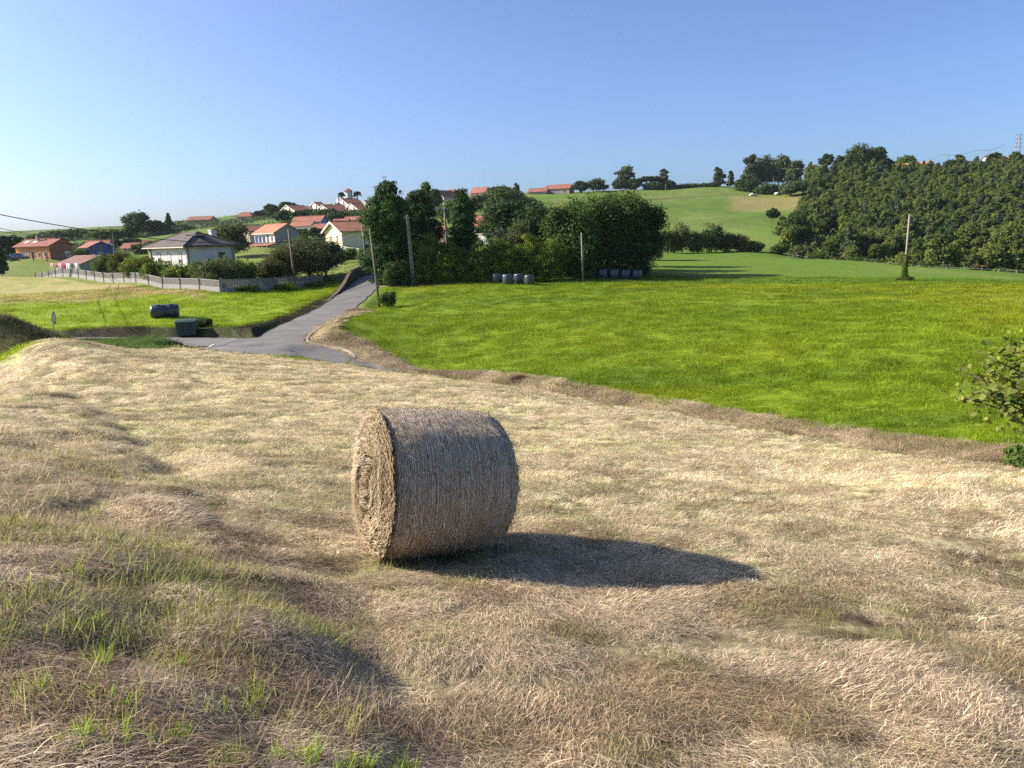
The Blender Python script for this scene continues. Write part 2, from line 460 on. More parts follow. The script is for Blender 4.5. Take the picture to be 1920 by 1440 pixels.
def zone_col(x, y):
    x = np.asarray(x, float); y = np.asarray(y, float)
    r = np.hypot(x, y); u = px_of(x, y)
    d, _ = road_field(x, y); d = d.reshape(x.shape)
    w1 = fbm(x, y, 2.2, 21, 4); w2 = fbm(x, y, .7, 31, 4); w3 = fbm(x, y, 14, 41, 4); w4 = fbm(x * .35 + y * .12, y, 1.6, 51, 4)
    cr = np.interp(u, [c[0] for c in crest], [c[2] for c in crest]) + .8      # where the hay field ends
    # hay field with mown swaths
    hay = mix(HAY, HAY_D, sstep(.5, .72, fbm(x * .6, y, .6, 22, 5, .62)) * .6)
    hay = mix(hay, HAY_G, sstep(.5, .64, fbm(x * .5, y, 1.8, 52, 6, .7)) * sstep(4, 12, r) * .5)
    hay = mix(hay, HAY_G * C(.9, 1.1, .9), sstep(.45, .6, w1) * sstep(500, 150, u) * sstep(8, 20, r) * .6)
    # bank on the left of the camera
    valley = np.interp(np.log(np.maximum(r, .5)), np.log([.5, 3, 5.8, 10.3, 20, 40]), [1500, 760, 470, 300, 190, 60])
    bl = sstep(60, -120, u - valley + 120 * (w1 - .5))
    bank = mix(BANKL, C(.24, .25, .08), sstep(.5, .7, w2) * .45)
    hay = mix(hay, bank, bl * .85)
    # right meadow, left field
    right = mix(mix(MEAD, MEAD_Y, sstep(.45, .7, w3) * .6), MEAD_D, sstep(.5, .72, fbm(x * .4, y, 5, 61, 5)) * .9)
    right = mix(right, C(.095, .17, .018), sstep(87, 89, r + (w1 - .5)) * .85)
    right = mix(right, HILL_T * C(.8, 1, .6), sstep(110, 120, r) * sstep(.58, .72, fbm(x, y * .5, 18, 71, 4)) * .5 * sstep(1500, 1700, u))
    e_l = np.interp(u, [-400, 0, 200, 330, 430, 620], [82, 84, 81, 84, 90, 200])
    left = mix(LEFTG, mix(LEFTM, C(.25, .26, .06), sstep(.45, .65, w1)), sstep(-1, 3, r - e_l + 2.0 * (w1 - .5)))
    wallr = np.interp(u, [-400, 0, 65, 200, 300, 410, 500, 620], [135, 140, 155, 115, 97, 83, 92, 102])
    left = mix(left, C(.33, .24, .13), sstep(9, 3, wallr - r + 3 * (w1 - .5)) * sstep(420, 390, u) * sstep(170, 260, u) * .7)
    left = mix(left, C(.07, .15, .02), sstep(-5, 0, r - wallr + 2.5 * (w2 - .5)) * sstep(410, 430, u))
    left = mix(left, C(.16, .20, .04), sstep(0, 1.5, r - wallr))
    main_px = np.interp(r, [45, 60, 72, 80, 90, 103, 118], [600, 570, 635, 662, 690, 705, 740])
    isr = sstep(-3, 3, u - main_px)
    fieldc = mix(left, right, isr)
    # hill beyond
    hill = mix(HILL_G, HILL_T, sstep(.5, .7, fbm(x, y * .6, 30, 81, 4)) * .28)
    hill = hill * (1 + .35 * (fbm(x, y * .5, 6, 82, 4) - .5))[..., None]
    hill = mix(hill, SCRUB, sstep(.42, .55, fbm(x, y, 25, 91, 4)) * sstep(560, 480, u) * .8)
    hill = mix(hill, HILL_T * 1.15, sstep(350, 380, r) * sstep(1345, 1375, u) * sstep(435, 415, r) * .9)
    hill = mix(hill, C(.11, .08, .04), sstep(3.5, 1.5, np.abs(r - np.interp(u, [1180, 1230, 1290, 1350, 1500], [395, 405, 418, 432, 440]))) * sstep(1180, 1230, u) * sstep(1400, 1340, u))
    hill = mix(hill, SCRUB * .8, sstep(-15, 15, u - np.interp(r, [180, 250, 330, 400, 430, 600], [1500, 1470, 1500, 1540, 1490, 1480])))
    col = mix(fieldc, hill, sstep(195, 215, r + 8 * (w3 - .5)) * np.where(u > 700, 1, sstep(120, 200, r)))
    # banks beside the roads
    db = d + .5 * (w2 - .5)
    dry = mix(DRY, SOIL, sstep(.45, .62, w2) * .75)
    dry = mix(dry, C(.13, .16, .05), sstep(.5, .7, w1) * .5)
    rightbank = isr * sstep(90, 80, r)
    col = mix(col, dry, sstep(1.75, 1.25, db) * rightbank * sstep(60, 50, r))
    col = mix(col, dry * .9, sstep(.8, .4, db) * rightbank * sstep(50, 60, r) * .25)
    lb = mix(C(.04, .033, .02), C(.05, .065, .02), sstep(.5, .65, w1))  # dark soil and moss, darkened further to carry the bank's shade
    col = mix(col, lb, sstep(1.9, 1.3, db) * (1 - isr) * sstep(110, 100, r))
    # bare earth under the tall hedge beside the lane
    k = sstep(88.5, 86.5, np.abs(r - 0) * 0 + np.where(r > 90, 92 - (r - 90), r) * 0 + 87) * 0
    col = mix(col, C(.32, .21, .13), sstep(2.6, 1.2, np.abs(r - 91.5 + 1.2 * (w1 - .5))) * sstep(705, 720, u) * sstep(1000, 800, u) * .85)
    # hay field in front of the crest
    front = sstep(.6, -.6, r - cr + .8 * (w2 - .5))
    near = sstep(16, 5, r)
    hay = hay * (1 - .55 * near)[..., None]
    hay = mix(hay, C(.10, .062, .038), gaps(x, y) * .85)
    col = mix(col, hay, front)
    strip = (1 - front) * sstep(60, 100, u) * sstep(345, 320, u) * sstep(58.8, 58, r)
    col = mix(col, C(.08, .13, .03), strip)
    dk = bump(x, y, -25, 50, 1.0, 4.5, 3.4)
    col = mix(col, C(.09, .075, .035), sstep(.08, .3, dk) * (1 - front) * .9)  # mound in dark soil and scrub tones, its shade put into the colour
    grain = sstep(60, 15, r) * .03 + .02 + sstep(60, 200, r) * .05 + sstep(200, 400, r) * .3
    return col, grain, dict(front=front, bl=bl, isr=isr, d=d, r=r, u=u, w1=w1)

# ------------------------------------------------------------------ the ground sheet: rings round the viewpoint, finer ahead
def build_ground():
    a_f = np.linspace(R(-42), R(42), 760)
    a_l = np.linspace(R(-180), R(-42), 110)[:-1]; a_r = np.linspace(R(42), R(180), 110)[1:-1]
    az = np.concatenate([a_l, a_f, a_r]); na = len(az)
    rr = np.concatenate([[.25], np.geomspace(.5, 1.6, 12)[:-1], np.geomspace(1.6, 120, 640), np.geomspace(120, 620, 230)[1:], np.geomspace(620, 9000, 30)[1:]])
    nr = len(rr)
    A, Rr = np.meshgrid(az, rr)
    X = (Rr * np.sin(A)).ravel(); Y = (Rr * np.cos(A)).ravel()
    Z = ground_h(X, Y)
    V = np.stack([X, Y, Z], -1)
    i = np.arange(nr - 1)[:, None]; j = np.arange(na)[None, :]; j2 = (j + 1) % na
    Fq = np.stack([(i * na + j), (i * na + j2), ((i + 1) * na + j2), ((i + 1) * na + j)], -1).reshape(-1, 4)
    Fq = Fq[:, ::-1]
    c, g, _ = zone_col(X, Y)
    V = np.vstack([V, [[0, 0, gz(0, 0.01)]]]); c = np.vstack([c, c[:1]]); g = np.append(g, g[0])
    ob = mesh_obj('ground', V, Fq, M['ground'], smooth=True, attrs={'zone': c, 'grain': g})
    tag(ob, kind='structure')
    return ob

def build_roads():
    for idx, (nm, (L, hw)) in enumerate(zip(['lane', 'road', 'side_road', 'road_junction'], roads)):
        n = 9; V = []; 
        if nm == 'road_junction':
            # a rounded patch of asphalt where the three roads meet
            c0, c1 = L[0], L[-1]; mid = (c0 + c1) / 2; ax = c1 - c0; half = np.hypot(ax[0], ax[1]) / 2; ux = ax[:2] / (2 * half)
            rings = []
            for k in range(8):
                rr = (k + .02) / 7
                for q in range(40):
                    th = 2 * math.pi * q / 40
                    ex = math.cos(th) * (half + hw) * rr; ey = math.sin(th) * hw * rr
                    V.append((mid[0] + ux[0] * ex - ux[1] * ey, mid[1] + ux[1] * ex + ux[0] * ey))
            fs = [(k * 40 + q, k * 40 + (q + 1) % 40, (k + 1) * 40 + (q + 1) % 40, (k + 1) * 40 + q) for k in range(7) for q in range(40)]
        else:
            P = L[:, :2]; T = np.gradient(P, axis=0); T /= np.linalg.norm(T, axis=1)[:, None]; N = np.stack([-T[:, 1], T[:, 0]], -1)
            for k in range(len(P)):
                for q in range(n):
                    s_ = (q / (n - 1) * 2 - 1) * (hw + .08 * math.sin(k * .7 + q))
                    V.append(tuple(P[k] + N[k] * s_))
            fs = [(k * n + q, (k + 1) * n + q, (k + 1) * n + q + 1, k * n + q + 1) for k in range(len(P) - 1) for q in range(n - 1)]
        V = np.array(V); z = road_field(V[:, 0], V[:, 1])[1] + .05 + .006 * idx
        V3 = np.column_stack([V, z])
        ob = mesh_obj(nm, V3, [f[::-1] for f in fs], M['asphalt'], smooth=True)
        tag(ob, kind='structure')

M = {}
M['ground'] = ground_mat()
M['asphalt'] = asphalt_mat()
build_ground()
build_roads()
# ------------------------------------------------------------------ strands: hay, stubble, grass
rng = np.random.default_rng(11)
def strands(n, pos, direc, length, width, rise, bend, segs=3, rg=None, taper=True, flat=False):
    """ribbons: root positions (n,3), horizontal direction angle, length, width, upward lift, sideways curl"""
    rg = rg or rng
    t = np.linspace(0, 1, segs + 1)
    V = np.zeros((n, segs + 1, 2, 3))
    ang = direc[:, None] + bend[:, None] * t[None]
    st = length[:, None] / segs
    dx = np.cos(ang) * st; dy = np.sin(ang) * st
    cx = np.cumsum(dx, 1) - dx; cy = np.cumsum(dy, 1) - dy
    if rise.ndim == 1: rise = rise[:, None] * t[None]
    hz = rise
    P = np.stack([pos[:, None, 0] + cx, pos[:, None, 1] + cy, pos[:, None, 2] + hz], -1)
    sx = -np.sin(ang); sy = np.cos(ang)
    if flat:
        S = np.stack([sx, sy, np.zeros_like(sx)], -1)
    else:
        k = rg.uniform(0, 2 * np.pi, n)[:, None]
        S = np.stack([np.cos(k) + 0 * sx, np.sin(k) + 0 * sx, np.zeros_like(sx)], -1)
    w = width[:, None] * ((1 - t * .85)[None] if taper else np.ones((1, segs + 1))) * .5
    V[:, :, 0] = P - S * w[..., None]; V[:, :, 1] = P + S * w[..., None]
    V = V.reshape(-1, 3)
    b = (np.arange(n) * (segs + 1) * 2)[:, None] + (np.arange(segs) * 2)[None]
    F = np.stack([b, b + 1, b + 3, b + 2], -1).reshape(-1, 4)
    return V, F
def strand_attr(vals, segs): return np.repeat(vals, (segs + 1) * 2)
def merge(parts):
    V, F, A = [], [], []; o = 0
    for v, f, a in parts:
        V.append(v); F.append(f + o); A.append(a); o += len(v)
    return np.vstack(V), np.vstack(F), np.concatenate(A)
def proto(name, parts, mat):
    V, F, A = merge(parts)
    ob = mesh_obj(name, V, F, mat, attrs={'v': A})
    COL.objects.unlink(ob)
    return ob
def collection(name, obs):
    c = D.collections.new(name)
    for o in obs: c.objects.link(o)
    return c
def scatter(name, pts, rot, scl, tint, idx, protos, label, cat):
    n = len(pts)
    me = D.meshes.new(name)
    me.vertices.add(n); me.vertices.foreach_set('co', np.asarray(pts, np.float32).ravel())
    a = me.attributes.new('rot', 'FLOAT_VECTOR', 'POINT'); a.data.foreach_set('vector', np.asarray(rot, np.float32).ravel())
    a = me.attributes.new('scl', 'FLOAT', 'POINT'); a.data.foreach_set('value', np.asarray(scl, np.float32))
    a = me.attributes.new('idx', 'INT', 'POINT'); a.data.foreach_set('value', np.asarray(idx, np.int32))
    a = me.attributes.new('tint', 'FLOAT_COLOR', 'POINT'); c4 = np.ones((n, 4), np.float32); c4[:, :3] = tint; a.data.foreach_set('color', c4.ravel())
    ob = D.objects.new(name, me); COL.objects.link(ob)
    ng = D.node_groups.new(name + '_nodes', 'GeometryNodeTree')
    ng.interface.new_socket('Geometry', in_out='INPUT', socket_type='NodeSocketGeometry')
    ng.interface.new_socket('Geometry', in_out='OUTPUT', socket_type='NodeSocketGeometry')
    gi = ng.nodes.new('NodeGroupInput'); go = ng.nodes.new('NodeGroupOutput')
    ci = ng.nodes.new('GeometryNodeCollectionInfo'); ci.inputs['Collection'].default_value = collection(name + '_kinds', protos)
    ci.inputs['Separate Children'].default_value = True; ci.inputs['Reset Children'].default_value = True
    ip = ng.nodes.new('GeometryNodeInstanceOnPoints'); ip.inputs['Pick Instance'].default_value = True
    def na(nm, typ):
        x = ng.nodes.new('GeometryNodeInputNamedAttribute'); x.data_type = typ; x.inputs['Name'].default_value = nm; return x.outputs[0]
    ng.links.new(gi.outputs[0], ip.inputs['Points']); ng.links.new(ci.outputs[0], ip.inputs['Instance'])
    ng.links.new(na('idx', 'INT'), ip.inputs['Instance Index'])
    ng.links.new(na('rot', 'FLOAT_VECTOR'), ip.inputs['Rotation'])
    ng.links.new(na('scl', 'FLOAT'), ip.inputs['Scale'])
    ng.links.new(ip.outputs[0], go.inputs[0])
    md = ob.modifiers.new('scatter', 'NODES'); md.node_group = ng
    tag(ob, label, cat, kind='stuff')
    return ob
def strand_mat(name, trans=.25, rough=.6, spec=.35, green=False):
    t = NT(name); v = t.attr('v').outputs['Fac']; tint = t.attr('tint', 'INSTANCER').outputs['Color']
    col = t.mul(tint, t.ramp(v, [(0, .28), (.5, 1.0), (1, 1.95)]))
    if green:
        col = t.mixc(t.ramp(v, [(0, .0), (.8, 0.0), (.95, .6)]), col, (.30, .27, .09))
    p = t.bsdf(col, rough, spec)
    tr = t.n('ShaderNodeBsdfTranslucent'); t.l(col, tr.inputs[0])
    ms = t.n('ShaderNodeMixShader'); ms.inputs[0].default_value = trans
    t.l(p, ms.inputs[1]); t.l(tr.outputs[0], ms.inputs[2])
    return t.done(ms.outputs[0])
M['straw'] = strand_mat('dry_straw', .2, .7, .15)
M['blade'] = strand_mat('grass_blade', .4, .65, .12, True)

def disc(n, rad, rg):
    r = rad * np.sqrt(rg.random(n)); a = rg.random(n) * 2 * np.pi
    return np.stack([r * np.cos(a), r * np.sin(a), np.zeros(n)], -1)
def hay_patch(seed, n=430, rad=.33, main=0.0, spread=1.1, hgt=.045, L=(.05, .24)):
    rg = np.random.default_rng(seed)
    p = disc(n, rad, rg); p[:, 2] = rg.uniform(0, hgt, n) * (1 - (np.hypot(p[:, 0], p[:, 1]) / rad) ** 2 * .8)
    d = rg.normal(main, spread, n); ln = rg.uniform(*L, n)
    t = np.linspace(0, 1, 5)
    rise = (np.sin(t * np.pi)[None] * rg.uniform(-.005, .035, n)[:, None]) + t[None] * rg.normal(0, .018, n)[:, None]
    V, F = strands(n, p, d, ln, rg.uniform(.0016, .0036, n), rise, rg.normal(0, .32, n), 4, rg, taper=False, flat=True)
    return V, F, strand_attr(np.clip(rg.normal(.5, .27, n), 0, 1), 4)
def stubble(seed, n=46, rad=.14, h=(.03, .10), lean=.05, w=(.003, .006)):
    rg = np.random.default_rng(seed)
    p = disc(n, rad, rg); p[:, 2] = -.01
    hh = rg.uniform(*h, n)
    V, F = strands(n, p, rg.uniform(0, 6.28, n), np.abs(rg.normal(0, lean, n)) + .008, rg.uniform(*w, n), hh[:, None] * np.linspace(0, 1, 4)[None] ** .8, rg.normal(0, .5, n), 3, rg)
    return V, F, strand_attr(np.clip(rg.normal(.5, .22, n), 0, 1), 3)
def tall_tuft(seed, n=26, rad=.07, h=(.10, .26), w=(.006, .011)):
    rg = np.random.default_rng(seed)
    p = disc(n, rad, rg); p[:, 2] = -.02
    hh = rg.uniform(*h, n); a = np.arctan2(p[:, 1], p[:, 0]) + rg.normal(0, .7, n)
    V, F = strands(n, p, a, hh * rg.uniform(.15, .7, n), rg.uniform(*w, n), hh[:, None] * (np.sin(np.linspace(0, 1.45, 5)))[None], rg.normal(0, .3, n), 4, rg)
    return V, F, strand_attr(np.clip(rg.normal(.55, .2, n), 0, 1), 4)
def turf_patch(seed, n=110, rad=.55, h=(.06, .17), w=(.010, .022)):
    rg = np.random.default_rng(seed)
    p = disc(n, rad, rg); p[:, 2] = -.03
    hh = rg.uniform(*h, n)
    V, F = strands(n, p, rg.uniform(0, 6.28, n), hh * rg.uniform(.2, .9, n), rg.uniform(*w, n), hh[:, None] * np.linspace(0, 1, 3)[None] ** .7, rg.normal(0, .4, n), 2, rg)
    return V, F, strand_attr(np.clip(rg.normal(.5, .2, n), 0, 1), 2)

hay_p = [proto('hay_lying_%d' % i, [hay_patch(100 + i, main=.0, spread=[.35, .6, 1.3, .4][i])], M['straw']) for i in range(4)]
stub_p = [proto('stubble_%d' % i, [stubble(200 + i)], M['blade']) for i in range(4)]
tall_p = [proto('tall_%d' % i, [tall_tuft(300 + i), stubble(340 + i, 30, .1)], M['blade']) for i in range(4)] + [proto('tallb_%d' % i, [tall_tuft(320 + i, 16 + 5 * i, .11, (.06, .20), (.004, .009)), stubble(350 + i, 40, .16)], M['blade']) for i in range(4)]
turf_p = [proto('turf_%d' % i, [turf_patch(400 + i)], M['blade']) for i in range(4)]

def wedge_points(r0, r1, dens, a0=-40, a1=40, rg=rng):
    area = .5 * R(a1 - a0) * (r1 * r1 - r0 * r0); n = int(area * dens)
    r = np.sqrt(rg.uniform(r0 * r0, r1 * r1, n)); a = rg.uniform(R(a0), R(a1), n)
    return r * np.sin(a), r * np.cos(a)
def normals_rot(x, y, yaw):
    e = .25
    gx = (ground_h(x + e, y) - ground_h(x - e, y)) / (2 * e); gy = (ground_h(x, y + e) - ground_h(x, y - e)) / (2 * e)
    # tilt expressed in the yawed frame
    c, s = np.cos(yaw), np.sin(yaw)
    sx = gx * c + gy * s; sy = -gx * s + gy * c
    return np.stack([np.arctan(sy), -np.arctan(sx), yaw], -1)
def lay(name, sets, protos, label, cat, keep, tintf, scalef, yawf=None, tilt=True, lift=0.0):
    X, Y = [], []
    for r0, r1, dn in sets:
        x, y = wedge_points(r0, r1, dn); X.append(x); Y.append(y)
    x = np.concatenate(X); y = np.concatenate(Y)
    c, g, q = zone_col(x, y)
    k = keep(x, y, q); x, y, c = x[k], y[k], c[k]; q = {a: b[k] for a, b in q.items()}
    yaw = yawf(x, y) if yawf else rng.uniform(-np.pi, np.pi, len(x))
    rot = normals_rot(x, y, yaw) if tilt else np.stack([0 * yaw, 0 * yaw, yaw], -1)
    z = ground_h(x, y) + lift
    s = scalef(x, y, q)
    return scatter(name, np.stack([x, y, z], -1), rot, s, tintf(x, y, q, c), rng.integers(0, len(protos), len(x)), protos, label, cat)

# swath direction: the hay lies roughly along the mown rows, curving round the field
def hay_yaw(x, y):
    return -.45 + 2.2 * (fbm(x, y, 1.8, 77, 3) - .5) * 2 + rng.normal(0, .35, len(x))
in_front = lambda x, y, q: (q['front'] > .5)
lay('cut_hay', [(1.3, 5, 40), (5, 9, 27), (9, 16, 15), (16, 30, 8), (30, 46, 4)], hay_p, 'loose straw coloured cut hay lying over the mown field', 'hay',
    lambda x, y, q: (q['front'] > .5) & (rng.random(len(x)) < (.30 + .70 * sstep(.36, .56, fbm(x, y, .8, 87, 4))) * (1 - .4 * q['bl'] * sstep(.42, .6, fbm(x, y, .6, 5))) * (1 - .8 * gaps(x, y))),
    lambda x, y, q, c: (mix(mix(C(.73, .565, .40), C(.72, .605, .39), sstep(5, 14, q['r'])), C(.38, .265, .165), sstep(.48, .66, fbm(x * .6, y, .5, 87, 5, .65)) * (1 - .4 * sstep(8, 20, q['r']))) * .72 + c * .35) * rng.uniform(.6, 1.35, len(x))[:, None],
    lambda x, y, q: rng.uniform(.7, 1.15, len(x)) * np.interp(q['r'], [0, 9, 25, 45], [.75, 1, 1.3, 1.5]), hay_yaw, lift=-.015)
lay('stubble_grass', [(1.3, 5, 50), (5, 10, 28), (10, 20, 9), (20, 44, 3)], stub_p, 'short dry and greenish stubble standing among the cut hay', 'grass',
    lambda x, y, q: (q['front'] > .5) & (rng.random(len(x)) < .25 + .75 * sstep(.4, .6, fbm(x, y, 1.1, 88, 3))),
    lambda x, y, q, c: mix(mix(C(.50, .40, .23), C(.32, .35, .10), sstep(.45, .62, fbm(x, y, 1.7, 89, 4))), c, .3) * rng.uniform(.7, 1.3, len(x))[:, None],
    lambda x, y, q: rng.uniform(.6, 1.3, len(x)) * (1 + .5 * q['bl']) * np.interp(q['r'], [0, 10, 40], [1, 1.1, 1.2]), lift=-.01)
lay('bank_grass', [(1.5, 6, 1.6), (6, 14, 1.6), (14, 36, 1.0)], tall_p, 'bright green grass tufts sprouting on the mown bank', 'grass',
    lambda x, y, q: (q['front'] > .5) & (rng.random(len(x)) < (.03 + .97 * q['bl']) * (.02 + .98 * sstep(.56, .66, fbm(x, y, .8, 90, 3)))),
    lambda x, y, q, c: mix(C(.24, .34, .035), C(.50, .44, .18), rng.random(len(x))) * rng.uniform(.8, 1.2, len(x))[:, None],
    lambda x, y, q: rng.uniform(.5, 1.1, len(x)) * np.interp(q['r'], [0, 14, 30], [.9, 1.0, 1.3]), tilt=False)
lay('meadow_grass', [(17, 40, 5), (40, 62, 3.2), (62, 100, 1.6)], turf_p, 'bright green grass regrowing over the meadows', 'grass',
    lambda x, y, q: (q['front'] < .5) & (q['d'] > 1.25 + .3 * rng.random(len(x))),
    lambda x, y, q, c: c * mix(C(1.3, 1.3, 1.2), C(1.9, 1.6, 1.6), sstep(.55, .75, fbm(x, y, .5, 94, 4)) * .4) * rng.uniform(.5, 1.45, len(x))[:, None],
    lambda x, y, q: rng.uniform(.7, 1.2, len(x)) * np.interp(q['r'], [17, 40, 100], [.7, 1.1, 1.6]))
lay('road_bank_grass', [(14, 70, 9)], hay_p, 'dry brown cut grass hanging on the banks beside the lanes', 'grass',
    lambda x, y, q: (q['front'] < .5) & (q['d'] > .1) & (q['d'] < 1.8) & (q['isr'] > .5),
    lambda x, y, q, c: mix(C(.50, .39, .25), C(.30, .23, .14), sstep(.4, .6, fbm(x, y, 1.3, 92, 3))) * rng.uniform(.6, 1.25, len(x))[:, None],
    lambda x, y, q: rng.uniform(.7, 1.3, len(x)) * np.interp(q['r'], [17, 60], [1.1, 1.9]))
lay('bank_tufts', [(14, 70, 5)], tall_p, 'straggly dry grass tufts standing on the bank below the meadow', 'grass',
    lambda x, y, q: (q['front'] < .5) & (q['d'] > .2) & (q['d'] < 2.0) & (q['isr'] > .5),
    lambda x, y, q, c: mix(C(.45, .36, .2), C(.22, .25, .06), rng.random(len(x)) ** 1.3) * rng.uniform(.6, 1.2, len(x))[:, None],
    lambda x, y, q: rng.uniform(.6, 1.5, len(x)), tilt=False)
lay('verge_grass', [(40, 95, 5)], turf_p, 'dark green grass and weeds on the shaded bank of the left field', 'grass',
    lambda x, y, q: (q['front'] < .5) & (q['d'] > .3) & (q['d'] < 2.6) & (q['isr'] < .5) & (rng.random(len(x)) < .75),
    lambda x, y, q, c: c * 1.1 * rng.uniform(.6, 1.3, len(x))[:, None],
    lambda x, y, q: rng.uniform(.6, 1.1, len(x)))

clump_p = [proto('clump_%d' % i, [hay_patch(500 + i, 34, .10, 0, .8, .05, (.05, .16))], M['straw']) for i in range(4)]
lay('hay_clumps', [(7, 14, 22), (14, 26, 24), (26, 46, 11)], clump_p, 'small loose clumps and wisps of cut hay scattered over the mown field', 'hay',
    lambda x, y, q: (q['front'] > .5) & (q['bl'] < .9),
    lambda x, y, q, c: mix(mix(C(.84, .72, .50), C(.22, .155, .095), (rng.random(len(x)) < .35) * 1.0), C(.36, .40, .10), (rng.random(len(x)) < .12 + .25 * sstep(.45, .6, fbm(x, y, 2.2, 97, 3))) * .8) * rng.uniform(.75, 1.25, len(x))[:, None],
    lambda x, y, q: rng.uniform(.7, 1.4, len(x)) * np.interp(q['r'], [7, 20, 46], [.8, 1.1, 1.7]), hay_yaw)
def green_tufts():
    P = []
    for px, py, zz in [(600, 1390, -2.1), (645, 1405, -2.2), (380, 1330, -2.05), (310, 1405, -2), (285, 1425, -1.95), (210, 1245, -2), (172, 1180, -2), (110, 1095, -2.1), (240, 1320, -1.95), (385, 1172, -2.3), (20, 1005, -2.3), (15, 1232, -1.9), (130, 1392, -1.85), (455, 1300, -2.15), (705, 1425, -2.3), (540, 1412, -2.1), (440, 1425, -2.05), (350, 1062, -2.5), (160, 968, -2.6), (225, 905, -2.9), (30, 850, -2.8), (120, 835, -3), (480, 1335, -2.15), (60, 1290, -1.85), (330, 1240, -2.1), (420, 1215, -2.25)]:
        c = at(px, py, z=zz); k = rng.integers(3, 7)
        for _ in range(k): P.append((c.x + rng.normal(0, .07), c.y + rng.normal(0, .05)))
    P = np.array(P); x, y = P[:, 0], P[:, 1]; n = len(x)
    scatter('green_tufts', np.stack([x, y, ground_h(x, y) - .01], -1), np.stack([0 * x, 0 * x, rng.uniform(0, 6.28, n)], -1), rng.uniform(.25, .62, n), mix(C(.26, .44, .03), C(.34, .42, .06), rng.random(n)), rng.integers(0, 8, n), tall_p, 'vivid green grass tufts in the left foreground', 'grass')
green_tufts()
